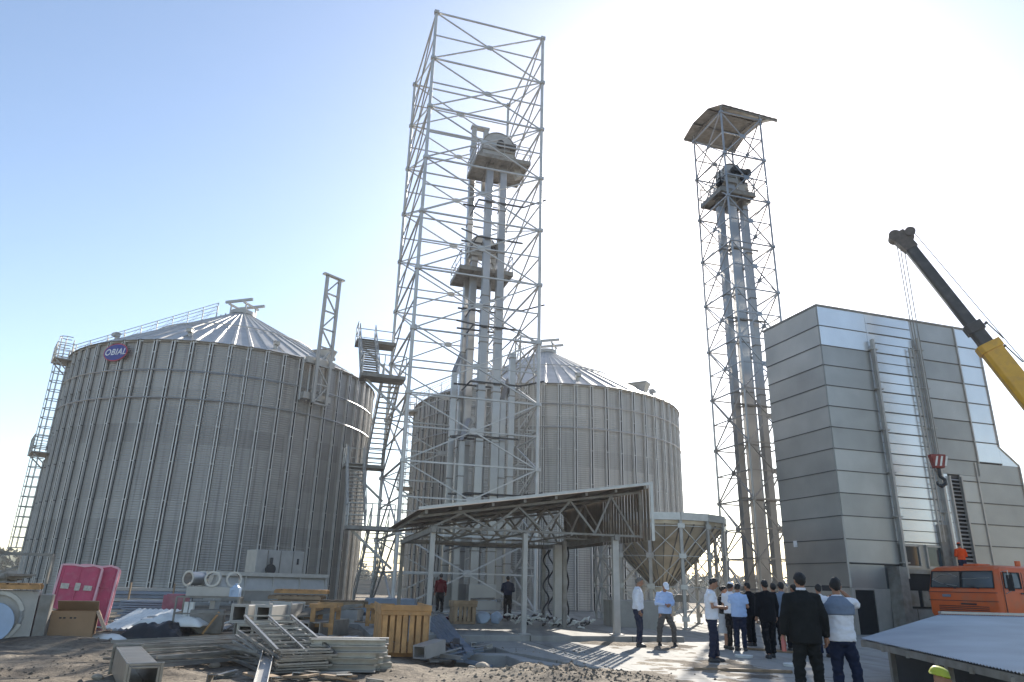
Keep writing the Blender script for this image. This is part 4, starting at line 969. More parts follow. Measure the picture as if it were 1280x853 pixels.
# ------------------------------------------------------------------ people
def remesh(b, vox, it=4):
    me = bpy.data.meshes.new('tmp'); me.from_pydata(b.v, [], b.f)
    bm = bmesh.new(); bm.from_mesh(me); bmesh.ops.recalc_face_normals(bm, faces=bm.faces); bm.to_mesh(me); bm.free()
    o = bpy.data.objects.new('tmp', me); C.objects.link(o)
    r = o.modifiers.new('r','REMESH'); r.mode = 'VOXEL'; r.voxel_size = vox
    s = o.modifiers.new('s','SMOOTH'); s.factor = .5; s.iterations = it
    dg = bpy.context.evaluated_depsgraph_get(); out = bpy.data.meshes.new_from_object(o.evaluated_get(dg)); bpy.data.objects.remove(o); return out
def person(label, loc, yaw, h=1.75, shirt='c_white', pants='c_navy', sleeve=1.0, jacket=False, tuck=True, arms=None, feet=None, bend=0, head=(0,0), hair='hair', hat=None, girth=1.0, skirt=None, shoes='dark', collar=None, kneel=None, group=None, two=None, sole=0.0):
    sx = .185
    arms = arms or (((.235,.02,1.15),(.25,-.06,.90)), ((-.235,.02,1.15),(-.25,-.06,.90)))
    feet = feet or ((.10,0),(-.10,0))
    Rb = Matrix.Rotation(bend, 3, 'X')
    def U(p): p = Vector(p); q = p - Vector((0,0,.95)); return Rb @ q + Vector((0,0,.95)) if p.z > .95 or bend == 0 else p
    def UM(b, i0=0):
        for i in range(i0, len(b.v)):
            p = Vector(b.v[i]); k = min(1, max(0, (p.z-.85)/.15)); q = p - Vector((0,0,.95)); b.v[i] = tuple(p.lerp(Rb @ q + Vector((0,0,.95)), k))
    hp_, ht = head; nk = Vector((0,-.005,1.50)); Dh = Vector((0,0,-.018)); Rh = Matrix.Rotation(ht,3,'Z') @ Matrix.Rotation(hp_,3,'X')
    def HM(b, i0):
        for i in range(i0, len(b.v)): b.v[i] = tuple(Rh @ (Vector(b.v[i])-nk) + nk + Dh + Vector((0,-.05*sin(hp_),0)))
    g = girth
    b = MB()
    b.loft([(0,0,.86,.15*g,.105*g),(0,0,.97,.155*g,.11*g),(0,-.01,1.10,.14*g,.105*g),(0,-.005,1.25,.155*g,.11*g),(0,0,1.36,.17*g,.11),(0,.0,1.43,.12,.085),(0,0,1.47,.06,.06)])
    i0 = len(b.v)
    b.tube((0,.012,1.43),(0,0,1.58),.056,12)
    b.ball((0,.005,1.655),.074,.094,.10,16,12); b.ball((0,-.035,1.60),.052,.06,.06,12,8); b.ball((0,-.098,1.635),.013,.022,.022,8,6)
    for s in (-1,1): b.ball((s*.076,.01,1.635),.011,.022,.032,8,6)
    HM(b, i0)
    for s,(e,w) in zip((1,-1), arms):
        b.path([(s*.11,0,1.41),(s*sx,0,1.405),e,w],[.055,.052,.040,.027],10)
        b.ball(e,.041,n=10,m=8)
    UM(b)
    kn = []
    for s,(fx,fy) in zip((1,-1), feet):
        if kneel: k_, a_ = kneel[0 if s>0 else 1]
        else: k_ = (fx*.9+s*.005, fy*.5-.035, .49); a_ = (fx,fy,.09)
        kn.append((k_,a_)); b.path([(s*.085,0,.90),k_,a_],[.085,.058,.040],10); b.ball(k_,.06,n=10,m=8)
        b.ball((a_[0],a_[1]-.05,max(.05,a_[2]-.04)),.04,.11,.035,10,6)
    me = remesh(b, .013, 3)
    # hands: palm, four bent fingers and a thumb
    fb = MB()
    for s,(e,w) in zip((1,-1), arms):
        e, w = U(e), U(w); d = (w-e).normalized(); sd_ = d.cross(Vector((1,0,0)) if abs(d.x)<.7 else Vector((0,1,0))).normalized(); nn = d.cross(sd_)*s
        pl = w + d*.075
        fb.path([w-d*.01, w+d*.03, pl],[.024,.036,.038],10,squash=.45)
        for i,(o_,l_) in enumerate(((-.028,.062),(-.010,.075),(.009,.070),(.027,.055))):
            p0 = pl + sd_*o_ - d*.012; p1 = p0 + d*l_*.5 + nn*.006; p2 = p1 + d*l_*.34 + nn*.022; p3 = p2 + d*l_*.15 + nn*.022
            fb.path([p0,p1,p2,p3],[.0095,.0088,.008,.0065],6)
        t0 = w + d*.02 - sd_*.026; fb.path([t0, t0-sd_*.022+d*.025+nn*.012, t0-sd_*.022+d*.055+nn*.024],[.012,.0105,.008],6)
    bm = bmesh.new(); bm.from_mesh(me); m2 = bpy.data.meshes.new('x'); m2.from_pydata(fb.v,[],fb.f); bm.from_mesh(m2); bmesh.ops.recalc_face_normals(bm, faces=bm.faces); bm.to_mesh(me); bm.free()
    def fin(me, m, parent, name, fold=0, seed=0, fz=1.0):
        me.materials.clear(); me.materials.append(M[m] if isinstance(m,str) else m)
        if fold:
            me.update(); ns = [v.normal.copy() for v in me.vertices]
            for v, n_ in zip(me.vertices, ns):
                c_ = v.co; f = noise.noise((c_.x*9+seed, c_.y*9, c_.z*16*fz)) + .6*noise.noise((c_.x*20+seed, c_.y*20, c_.z*34*fz)); v.co = c_ + n_*fold*f
        for p in me.polygons: p.use_smooth = True
        me.name = name; o = bpy.data.objects.new(name, me); C.objects.link(o); o.parent = parent; return o
    root = fin(me, 'skin', None, 'person'); tag(root, label, 'person', group)
    sd = sum(map(ord,label)) % 97
    ex = .034 if jacket else .020; hem = .80 if jacket else (.93 if tuck else .86)
    b = MB()
    b.loft([(0,0,hem,(.165+ex*.6)*g,(.12+ex*.6)*g),(0,0,.98,(.158+ex)*g,(.112+ex)*g),(0,-.01,1.10,(.147+ex)*g,(.11+ex)*g),(0,-.005,1.25,(.160+ex)*g,(.112+ex)*g),(0,0,1.36,.172*g+ex,.11+ex),(0,.0,1.435,.135+ex*.6,.088+ex*.5),(0,.004,1.47,.085+ex*.4,.068+ex*.3),(0,.008,1.505,.060+ex*.2,.062+ex*.2)], 20)
    for s,(e,w) in zip((1,-1), arms):
        e = Vector(e); w = Vector(w); S_ = Vector((s*sx,0,1.405)); r0_ = .058+ex*.6
        if sleeve >= 1: pts = [Vector((s*.10,0,1.40)),S_,e,e.lerp(w,.5),e.lerp(w,.96)]; rr_ = [r0_+.004,r0_,.052+ex*.5,.046+ex*.4,.038+ex*.4]
        else: pts = [Vector((s*.10,0,1.40)),S_,S_.lerp(e,sleeve*1.6)]; rr_ = [r0_+.004,r0_+.002,.062+ex*.4]
        b.path(pts, rr_, 12)
        if sleeve >= 1: b.ball(e,.052+ex*.5,n=10,m=8)
    UM(b)
    fin(remesh(b, .015, 5), shirt, root, 'suit_jacket' if jacket else 'shirt', .009 if jacket else .015, sd, .45 if jacket else 1.0)
    if two:                                          # differently coloured yoke
        b = MB(); b.loft([(0,0,1.22,(.160+ex)*g+.020,(.112+ex)*g+.020),(0,0,1.36,.172*g+ex+.020,.130+ex),(0,.0,1.442,.145+ex*.6,.10+ex*.5),(0,.004,1.490,.065+ex*.4,.065+ex*.3)],20); UM(b)
        fin(remesh(b,.014,3), two, root, 'yoke', .006, sd)
    if collar:
        b = MB(); b.loft([(0,.008,1.49,.070,.072),(0,.008,1.532,.065,.068)],16); UM(b); fin(remesh(b,.010,1), collar, root, 'collar')
    if skirt:
        b = MB(); b.loft([(0,0,.42,.20,.17),(0,0,.62,.19,.16),(0,0,.85,.18,.14),(0,0,1.0,.145,.115)],20); fin(remesh(b,.016,3), skirt, root, 'skirt', .016, sd)
    else:
        b = MB(); b.loft([(0,0,.80,.150*g,.115*g),(0,0,.90,.165*g,.128*g),(0,0,1.00,.160*g,.12*g)],18)
        for s,(k_,a_) in zip((1,-1),kn):
            k_=Vector(k_); a_=Vector(a_); b.path([(s*.082,0,.93),(s*.085,.0,.80),k_,k_.lerp(a_,.5),a_+(k_-a_)*.02],[.098,.104,.080,.071,.070],12); b.ball(k_,.078,n=10,m=8)
        fin(remesh(b,.015,5), pants, root, 'trousers', .018, sd)
    for s,(k_,a_) in zip((1,-1),kn):
        b = MB(); x,y,z = a_; z = max(.0, z-.09)
        b.loft([(x,y-.055,z+.002,.045,.13),(x,y-.055,z+.03,.048,.135),(x,y-.045,z+.065,.043,.115),(x,y+.005,z+.10,.038,.05)],14)
        fin(remesh(b,.010,2), shoes, root, 'shoe')
    if hair:
        b = MB(); b.ball((0,.010,1.662),.082,.102,.108,28,20)
        keep = []
        for f in b.f:
            c_ = sum((Vector(b.v[i]) for i in f), Vector((0,0,0)))/len(f); dz = c_.z-1.662; dy = c_.y-.01
            if dz > .062 - max(0,dy+.055)*1.25 and not (abs(c_.x) > .07 and dy < .0 and dz < .0): keep.append(f)
        b.f = keep; HM(b,0); UM(b)
        if skirt: 
            q = MB(); q.ball((0,.115,1.66),.045,n=12,m=8); HM(q,0); UM(q); b.add(q.v,q.f)
        me = bpy.data.meshes.new('h'); me.from_pydata(b.v,[],b.f); bm = bmesh.new(); bm.from_mesh(me); bmesh.ops.recalc_face_normals(bm,faces=bm.faces); bm.to_mesh(me); bm.free()
        fin(me, hair, root, 'hair', .011, sd)
    if hat:
        m_, brim = hat; b = MB(); b.loft([(0,.005,1.70,.088,.106),(0,.005,1.735,.084,.10),(0,.008,1.765,.062,.075),(0,.01,1.778,.025,.03)],20)
        if brim: b.loft([(0,-.09 if brim==1 else 0,1.698,.075 if brim==1 else .13,.085 if brim==1 else .145),(0,-.09 if brim==1 else 0,1.706,.075 if brim==1 else .13,.085 if brim==1 else .145)],18)
        HM(b,0); UM(b); fin(remesh(b,.008,1), m_, root, 'cap')
    b = MB()
    for s in (-1,1): b.ball((s*.030,-.090,1.655),.012,.008,.006,8,6)
    HM(b,0); UM(b); me = bpy.data.meshes.new('e'); me.from_pydata(b.v,[],b.f); fin(me, 'hair', root, 'eyes')
    k = h/1.775; root.location = loc; root.location.z += sole; root.rotation_euler = (0,0,yaw); root.scale = (k,k,k)
    return root
D = radians
front_hold = (((.25,-.02,1.13),(.08,-.27,1.12)), ((-.25,-.02,1.13),(-.07,-.28,1.13)))
def gp(px, py, z=0): p = G(px,py,z); return p
grp = 'visitors standing on the concrete'
person('man in long white shirt and dark blue trousers, standing furthest left of the visitors', gp(799,809), D(85), 1.80, 'c_white','c_navy', arms=(((.22,.06,1.14),(.23,-.02,.90)),((-.22,.06,1.14),(-.23,-.03,.89))), head=(.35,0), hair='hair_g', girth=1.10, group=grp)
person('man in light blue shirt, grey trousers and white cap with head bowed over his hands', gp(833,808), D(8), 1.70, 'c_lblue','c_grey', arms=(((.25,-.0,1.15),(.06,-.24,1.10)),((-.25,-.0,1.15),(-.05,-.25,1.12))), feet=((.25,.0),(-.20,.02)), head=(.75,0), hat=('c_white',1), girth=1.12, tuck=False, group=grp)
person('man in short sleeved white polo and navy trousers in profile looking at his hands', gp(893,828), D(78), 1.78, 'c_white','c_navy', sleeve=.45, arms=front_hold, head=(.45,0), feet=((.10,-.06),(-.10,.06)), girth=1.08, tuck=False, group=grp)
person('woman in black top and pale grey skirt with dark hair tied back', gp(907,811), D(60), 1.62, 'c_black','c_navy', sleeve=.5, arms=front_hold, head=(.35,0), skirt='c_pale', girth=.88, feet=((.07,0),(-.07,-.08)), group=grp)
person('man in white shirt and white cap with black trousers beside the woman', gp(917,813), D(130), 1.72, 'c_white','c_black', sleeve=.45, arms=front_hold, head=(.30,0), hat=('c_white',1), girth=1.1, group=grp)
person('man in light blue polo and dark blue trousers next to the white capped man', gp(927,814), D(150), 1.70, 'c_lblue','c_navy', sleeve=.45, arms=front_hold, head=(.25,0), girth=1.2, tuck=False, group=grp)
person('man in black suit facing away, fourth from the left in the group', gp(941,808), D(215), 1.74, 'c_black','c_black', jacket=True, head=(.2,0), group=grp)
person('man in black suit with back to the camera and one heel lifted, mid step', gp(964,823), D(188), 1.78, 'c_black','c_black', jacket=True, head=(.15,0), feet=((.12,.16),(-.12,-.10)), girth=1.12, group=grp)
person('man in grey blue jacket and black trousers with back to the camera', gp(984,815), D(182), 1.76, 'c_steel','c_black', head=(.15,0), girth=1.1, tuck=False, group=grp)
person('man in black clothes mostly hidden between two men with backs turned', gp(973,812), D(170), 1.74, 'c_black','c_black', jacket=True, group=grp)
person('dark haired man in dark clothes mostly hidden behind the charcoal suit', gp(999,815), D(200), 1.72, 'c_navy','c_black', jacket=True, group=grp)
person('dark haired man in white shirt half hidden behind the charcoal suit', G(1032,822), D(175), 1.72, 'c_white','c_navy', group=grp)
nearA = G(1016,885); nearB = G(1062,884)
person('broad man in charcoal suit nearest the camera with back turned and bottle in hand', nearA, D(172), 1.80, 'c_suit','c_suit', jacket=True, arms=(((.265,.03,1.15),(.29,-.02,.90)),((-.265,.03,1.15),(-.29,-.05,.88))), feet=((.13,.05),(-.14,-.02)), girth=1.16, collar='c_white', head=(.1,.1), group=grp)
person('man in white and grey polo raising a phone to his face near the corrugated sheet', nearB, D(165), 1.74, 'c_white','c_navy', sleeve=.5, arms=(((.27,-.12,1.22),(.10,-.25,1.42)),((-.30,-.16,1.36),(-.12,-.26,1.55))), feet=((.10,.04),(-.17,-.02)), girth=1.12, two='c_steel', tuck=False, head=(.0,-.1), group=grp)
ph_ = MB(); ph_.box(0,0,0,.16,.01,.08); o = ph_.build('phone', M['dark']); p = nearB; o.location = (p.x+.02, p.y+.32, 1.56); o.rotation_euler=(0,0,D(-10)); tag(o,'dark phone held up before the face of the man in grey and white polo','phone')
b = MB(); b.lathe([(0,0),(.032,0),(.033,.13),(.014,.17),(.014,.2),(0,.2)],12); o = b.build('bottle', mat('pink_bottle',(.45,.12,.10),.3), smooth=40); o.location = (nearA.x-.30, nearA.y+.05, .70); tag(o,'small reddish drink bottle held low by the man in charcoal suit','bottle')
gw = 'workers among the steelwork'
person('worker in dark red shirt standing left of the elevator trunks under the canopy edge', G(549,768,.15), D(190), 1.75, 'c_red','c_black', group=gw)
person('worker in dark clothes behind the wooden crate under the canopy', G(634,774,.15), D(180), 1.72, 'c_navy','c_black', bend=.25, arms=front_hold, group=gw)
wk = fw(5.25, 2.1, .55)
person('worker in orange helmet and orange vest by the wall above the truck cab', wk, D(170), 1.5, 'c_orange','c_navy', hat=('hat_o',0), arms=front_hold, head=(.3,0), group=gw)
b = MB(); b.hexa([fw(s,z,o_) for z in (2.02,2.10) for s,o_ in ((4.4,.05),(4.4,1.3),(6.4,1.3),(6.4,.05))]); 
for s in (4.5,6.3):
    for o_ in (.2,1.2): b.bar(fw(s,-.02,o_),fw(s,2.05,o_),.06)
    b.bar(fw(s,.2,.2),fw(s,1.9,1.2),.04)
o = b.build('work_platform', M['galv_dark']); center_mesh(o); tag(o,'steel work platform at the wall where the orange helmeted worker stands','scaffold')

# ------------------------------------------------------------------ corrugated cover sheet at the lower right, with a crouching worker
nl_, nr_, fl_, fr_ = Vector((6.30,13.4,.70)), Vector((6.9,7.9,.62)), Vector((8.96,15.5,1.10)), Vector((13.6,9.9,1.12))
fr_ = Vector((14.2,13.6,1.12))
nl_ = G(1076,799,.72); nr_ = G(1330,855,.66); fl_ = G(1175,769,1.10); fr_ = G(1420,775,1.10)
cv = thing('corrugated_cover', 'large low sloping cover of pale corrugated sheet on a grey base before the truck', 'cover', tuple(((nl_+nr_+fl_+fr_)/4)*1))
cv.location.z = 0
M['cover'] = mat('pale_corrugated', (.27,.30,.335), .5, .3, .08, 1.0, .05, 10, var2=.12, scale2=.5)
b = MB(); n = 150
for i in range(n):
    def e(k): t_ = k/n; u = .022 if k % 2 else 0; return (nl_.lerp(nr_,t_)+Vector((0,0,u)), fl_.lerp(fr_,t_)+Vector((0,0,u)))
    a_, c_ = e(i), e(i+1); b.add([a_[0],c_[0],c_[1],a_[1]],[(0,1,2,3)])
b.build('sheet', M['cover'], cv)
b = MB(); dn = Vector((0,0,-.09)); inn = (fl_-nl_).normalized()*.06
b.bar(nl_+dn*.8+inn, nr_+dn*.8+inn, .05,.10); b.bar(fl_+dn-inn, fr_+dn-inn, .07,.12); b.bar(nl_+dn+inn, fl_+dn-inn, .07,.10)
for i in range(1,6): t_ = i/6; b.bar(nl_.lerp(nr_,t_)+dn, fl_.lerp(fr_,t_)+dn, .05,.08)
b.build('frame', M['galv_dark'], cv)
for p in (nl_.lerp(nr_,.2), nl_.lerp(nr_,.55), nr_, fl_, fr_): p = p.lerp((nl_+nr_+fl_+fr_)/4,.03); b = MB(); b.bar((p.x,p.y,-.02),(p.x,p.y,p.z-.1),.08); b.build('leg', M['galv_dark'], cv)
b = MB(); s0_, s1_ = nl_.lerp(nr_,.12).lerp(fl_.lerp(fr_,.12),.14), nr_.lerp(fr_,.14); f0_, f1_ = nl_.lerp(fl_,.95), nr_.lerp(fr_,.95); b.prism([(s0_.x,s0_.y),(s1_.x,s1_.y),(f1_.x,f1_.y),(f0_.x,f0_.y)],-.05,.54); b.build('base', M['dark'], cv)  # near-black colour stands for the grey concrete base lying in shade
b = MB(); q = fl_.lerp(fr_,0)+Vector((0,0,.05)); b.bar(q, fr_+Vector((0,0,.05)), .10,.05); b.build('ridge_cap', M['galv_lite'], cv)
cw = G(1142,905,0); 
person('crouching worker in cream clothes with yellow helmet under the edge of the corrugated cover', Vector((cw.x,cw.y,0)), D(60), 1.6, 'c_cream','c_navy', bend=.9, hat=('hat_y',0), head=(.2,-.2), arms=(((.2,-.12,1.15),(.1,-.3,.95)),((-.2,-.12,1.15),(-.1,-.3,.95))), sole=-.42, kneel=(((.14,-.33,.72),(.12,.02,.50)),((-.14,-.33,.72),(-.12,.02,.50))), group=gw) if False else None
def crouch():
    """squatting figure built from its own joints: seat near the heels, back rounded forward"""
    b = MB()
    b.path([(0,.10,.26),(0,.10,.40),(0,-.02,.62),(0,-.12,.78),(0,-.17,.84)],[.14,.16,.15,.12,.07],14,squash=.85)
    for s in (1,-1):
        b.path([(s*.09,.08,.30),(s*.14,-.32,.46),(s*.12,-.08,.09)],[.09,.07,.045],10); b.ball((s*.14,-.32,.46),.07,n=10,m=8)
        b.path([(s*.06,-.10,.76),(s*.17,-.13,.75),(s*.20,-.34,.56),(s*.08,-.50,.50)],[.06,.055,.042,.028],10)
        b.ball((s*.12,-.14,.05),.04,.11,.04,10,6)
    b.tube((0,-.15,.80),(0,-.24,.93),.055,10); b.ball((0,-.27,.98),.075,.095,.10,14,10); b.ball((0,-.365,.955),.013,.02,.02,8,6)
    r = remesh(b,.014,3); r.materials.clear(); r.materials.append(M['skin']); 
    for p in r.polygons: p.use_smooth = True
    o = bpy.data.objects.new('person', r); C.objects.link(o)
    tag(o,'crouching worker in cream clothes with yellow helmet at the edge of the corrugated cover','person',gw)
    def part(b, m, name):
        me = remesh(b,.014,4); me.materials.clear(); me.materials.append(M[m]); me.name = name
        for p in me.polygons: p.use_smooth = True
        q = bpy.data.objects.new(name, me); C.objects.link(q); q.parent = o
    b = MB(); b.path([(0,.12,.30),(0,.12,.40),(0,-.02,.63),(0,-.12,.79),(0,-.165,.83)],[.16,.185,.175,.145,.085],16,squash=.9)
    for s in (1,-1): b.path([(s*.06,-.10,.76),(s*.17,-.13,.75),(s*.20,-.34,.56),(s*.10,-.48,.505)],[.08,.075,.06,.045],12)
    part(b,'c_cream','jacket')
    b = MB()
    for s in (1,-1): b.path([(s*.08,.10,.30),(s*.14,-.32,.46),(s*.12,-.06,.10)],[.115,.09,.065],12)
    part(b,'c_navy','trousers')
    for s in (1,-1):
        b = MB(); b.loft([(s*.12,-.13,.003,.045,.13),(s*.12,-.13,.05,.046,.13),(s*.12,-.08,.10,.036,.06)],12); part(b,'dark','shoe')
    b = MB(); b.path([(0,-.245,1.02),(0,-.26,1.055),(0,-.275,1.10),(0,-.28,1.115)],[.115,.112,.085,.03],18); b.path([(0,-.24,1.015),(0,-.242,1.025)],[.14,.14],18); part(b,'hat_y','helmet')
    return o
cw = crouch(); cw.location = (5.22, 9.75, -.46); cw.rotation_euler = (0,0,D(62))
# ------------------------------------------------------------------ materials lying about the yard
def gz(p): return hz(p.x, p.y)
def crate(name, label, P, rot, sx, sy, h, nslat, m='wood', open_top=False, cat='crate', group=None, legs=False):
    t = thing(name, label, cat, P, rot, group)
    def bx(nm, items):
        b = MB()
        for it in items: b.box(*it)
        return b.build(nm, M[m], t, local=True, bevel=.006)
    bx('base', [(0,s*sy*.42,.05,sx,.09,.09) for s in (-1,0,1)]+[((-.5+(i+.5)/nslat)*sx,0,.11,sx/nslat*.8,sy,.022) for i in range(nslat)])
    for s in (-1,1):
        bx('side_slats', [((-.5+(i+.5)/nslat)*sx+.01*random.uniform(-1,1), s*sy/2, h/2+.04, sx/nslat*.72, .022, h-.10+random.uniform(-.02,.02)) for i in range(nslat)])
        ny = max(3,int(nslat*sy/sx)); 
        bx('end_slats', [(s*sx/2, (-.5+(i+.5)/ny)*sy, h/2+.04, .022, sy/ny*.55, h-.10) for i in range(ny)])
        bx('top_rail', [(0,s*(sy/2+.02),h-.05,sx+.06,.03,.10),(s*(sx/2+.02),0,h-.052,.03,sy-.02,.10)])
        bx('corner_post', [(s*(sx/2-.05),u*(sy/2-.05),h/2,.07,.07,h-.04) for u in (-1,1)])
    if not open_top: bx('lid', [(0,(-.5+(i+.5)/ny)*sy,h+.012,sx+.05,sy/ny*.93,.022) for i in range(ny)]); bx('lid_edge', [(0,-sy/2-.04,h+.05,sx+.08,.03,.12),(sx/2+.03,0,h+.05,.03,sy,.11),(-sx/2-.03,0,h+.05,.03,sy,.11)])
    return t
P = (G(474,819)+G(528,821))/2; ang = atan2((G(528,821)-G(474,819)).y,(G(528,821)-G(474,819)).x)
cr = crate('wooden_crate','big slatted pine crate with closed lid in front of the canopy', (P.x-.26,P.y+1.42,-.05), D(13), 1.02, 2.7, .95, 7)
def duct(b, p, q, w, h, th=.03, flare=True):
    """hollow square duct: four walls with a flange at each end"""
    p = Vector(p); q = Vector(q); d = (q-p).normalized(); s = d.cross(Vector((0,0,1))).normalized(); u = s.cross(d)
    for (o1, ww, hh) in ((s*(w/2-th/2),th,h-.002),(s*-(w/2-th/2),th,h-.002),(u*(h/2-th/2),w-2*th-.004,th),(u*-(h/2-th/2),w-2*th-.004,th)):
        b.hexa([e + o1 + s*i*ww/2 + u*j*hh/2 for e in (p,q) for i,j in ((-1,-1),(1,-1),(1,1),(-1,1))])
    if flare:
        for e, dd in ((p,d*.04),(q,-d*.04)):
            for (o1, ww, hh) in ((s*(w/2+.02),.036,h+.08),(s*-(w/2+.02),.036,h+.08),(u*(h/2+.02),w-.002,.036),(u*-(h/2+.02),w-.002,.036)):
                b.hexa([x + o1 + s*i*ww/2 + u*j*hh/2 for x in (e,e+dd) for i,j in ((-1,-1),(1,-1),(1,1),(-1,1))])
# nearest duct
p, q = Vector((-4.5,9.75,.21)), Vector((-6.0,12.3,.21)); b = MB(); duct(b,p,q,.36,.36)
zz0 = max(hz(-4.35,9.75),hz(-5.6,12.0))-.02
b.v = [(x,y,z+zz0) for x,y,z in b.v]
o = b.build('square_duct', M['scrap'], bevel=.006); center_mesh(o); tag(o,'open square galvanised duct lying alone nearest the camera at lower left','duct')
b = MB(); 
# two stacked pairs of square ducts
gd = 'square ducts stacked in twos'
names = ['upper left square duct of the stacked ducts behind the loose lattice bars','upper right square duct of the stacked ducts behind the loose lattice bars','lower left square duct of the stacked ducts behind the loose lattice bars','lower right square duct of the stacked ducts behind the loose lattice bars']
for i,(px,py,px2) in enumerate(((298,772,345),(328,772,372),(305,797,350),(332,797,372))):
    p = A(px,py,18.4); p.z = .66 if i < 2 else .22
    q = p + Vector((.0,3.0,0)); b = MB(); duct(b,p,q,.34,.36)
    b.bar(p+(q-p)*.5-Vector((.25,0,0)),p+(q-p)*.5+Vector((.25,0,0)),.05,.5); o = b.build('square_duct', M['galv' if i<2 else 'scrap'], bevel=.005); center_mesh(o); tag(o,names[i],'duct',gd)
# loose lattice bars
rnd = random.Random(5)
def bar_bundle(name, label, p, q, n, spread, lift, m='scrap', w=.045, cat='steel bars', tilt=.06, L_=None):
    p = Vector(p); q = Vector(q); d = (q-p).normalized(); s = Vector((-d.y,d.x,0)); t = thing(name,label,cat,tuple((p+q)/2)); t.location.z = .02
    for i in range(n):
        o1 = s*rnd.uniform(-spread,spread); z = rnd.uniform(.03,lift); e = s*rnd.uniform(-.35,.35)
        a_ = p+o1+e+Vector((0,0,z+rnd.uniform(0,tilt))); c_ = q+o1-e+d*rnd.uniform(-.4,.3)+Vector((0,0,z+rnd.uniform(0,tilt)))
        b = MB()
        if i%3==0: b.bar(a_,c_,w,w*.35); b.bar(a_+Vector((0,0,w*.4)),c_+Vector((0,0,w*.4)),w*.3,w*.9)
        else: b.bar(a_,c_,w*rnd.uniform(.7,1.2),w*rnd.uniform(.5,1))
        b.build('bar', M[m], t)
    return t
bar_bundle('steel_bars','loose pile of long galvanised bars fanned out left of the ladder frames',(-6.3,13.0,0),(-4.3,15.6,0),26,.75,.34)
bar_bundle('steel_bars','thin galvanised bars lying under the left end of the ladder frames',(-6.1,15.4,0),(-3.6,13.2,0),20,.5,.30)
def frame_panel(b, o, u, v, L_, W_, n, w=.04):
    for k in (0,1): b.bar(o+v*W_*k, o+u*L_+v*W_*k, w, w)
    for i in range(n+1): b.bar(o+u*(L_*i/n), o+u*(L_*i/n)+v*W_, w*.9, w*.6)
    b.bar(o+v*W_*.5, o+u*L_+v*W_*.5, w*.7, w*.7)
t = thing('frame_stack','stack of galvanised ladder-like frames lying in front of the steel beams','steel frames',(-4.0,13.9,0))
for i in range(9):
    b = MB(); a_ = D(124+rnd.uniform(-5,5)); u = Vector((cos(a_),sin(a_),.03+.022*i)).normalized(); v = Vector((sin(a_),-cos(a_),0)); tl = u
    o_ = Vector((-3.72+.02*i+rnd.uniform(-.08,.08),12.45+rnd.uniform(-.08,.08),.06+.042*i)); frame_panel(b,o_,tl,v,2.1,.88,5,.042); b.build('frame', M['scrap'], t)
t = thing('frame_stack','small galvanised frames scattered flat at the left of the stack','steel frames',(-5.2,14.9,0))
for i in range(3):
    b = MB(); a_ = D(-20+i*22); u = Vector((cos(a_),sin(a_),0)); v = Vector((-u.y,u.x,0)); frame_panel(b,Vector((-5.9+i*.2,14.2+.2*i,.10+.06*i)),u,v,1.9,.5,6,.035); b.build('frame', M['scrap'], t)
def channel(b, p, q, w, h, th=.012, up=Vector((0,0,1))):
    p = Vector(p); q = Vector(q); d = (q-p).normalized(); s = d.cross(up).normalized(); u = s.cross(d)
    for o1, ww, hh in ((-s*w/2, th, h), (u*h/2, w, th), (-u*h/2, w, th)): b.hexa([e+o1+s*i*ww/2+u*j*hh/2 for e in (p,q) for i,j in ((-1,-1),(1,-1),(1,1),(-1,1))])
t = thing('steel_channels','stack of heavy galvanised channel beams to the right of the ladder frames','steel beams',(-2.9,13.3,0))
k = 0
for lay in range(5):
    for j in range(3):
        b = MB(); x = rnd.uniform(-.08,.08); p = Vector((-3.45+x+.03*lay,13.05+j*.24,.08+lay*.10)); q = Vector((-2.10+x+rnd.uniform(-.08,.10),13.25+j*.24,.08+lay*.10)); channel(b,p,q,.16,.095); b.build('beam', M['scrap' if (lay+j)%3 else 'galv'], t)
b = MB(); channel(b,A(366,789,15.6),A(411,817,13.4),.12,.22,.02); o = b.build('steel_beam',M['galv'],bevel=.004); center_mesh(o); tag(o,'long deep channel beam slanting down onto the channel stack','steel beam')
b = MB(); q0 = Vector((-3.42,11.0,.0)); q0.z = hz(q0.x,q0.y)+.05; q1 = Vector((-4.0,13.1,.30)); sd_ = (q1-q0).cross(Vector((0,0,1))).normalized()*.09
b.bar(q0,q1,.18,.012); b.bar(q0+sd_+Vector((0,0,.04)),q1+sd_+Vector((0,0,.04)),.012,.09); b.bar(q0-sd_+Vector((0,0,.04)),q1-sd_+Vector((0,0,.04)),.012,.09); o = b.build('steel_channel',M['galv'],bevel=.004); center_mesh(o); tag(o,'single short wide channel pointing at the camera below the lattice bars','steel beam')
b = MB()
for i in range(3): a_ = G(362+i*3,783-i*2,.05+.1*i); b.bar(a_+Vector((-.4,.2,.05)), a_+Vector((1.6,.8,.05)),.14,.07)
o = b.build('steel_channels',M['galv']); center_mesh(o); tag(o,'three short channels lying just behind the slanting beam','steel beam')
# white square section frames under the pallets
g2 = 'box section frames by the pallets'
for i,(px,py) in enumerate(((358,797),(377,795),(391,795))):
    p = A(px,py,19.6+i*.2); p.z = .22; b = MB(); duct(b,p,p+Vector((.3,2.2,0)),.34,.40,.025,False); o = b.build('box_frame', M['scrap']); center_mesh(o); tag(o,['left of the three open white-edged box frames by the pallets','middle of the three open white-edged box frames by the pallets','right of the three open white-edged box frames by the pallets'][i],'box frame',g2)
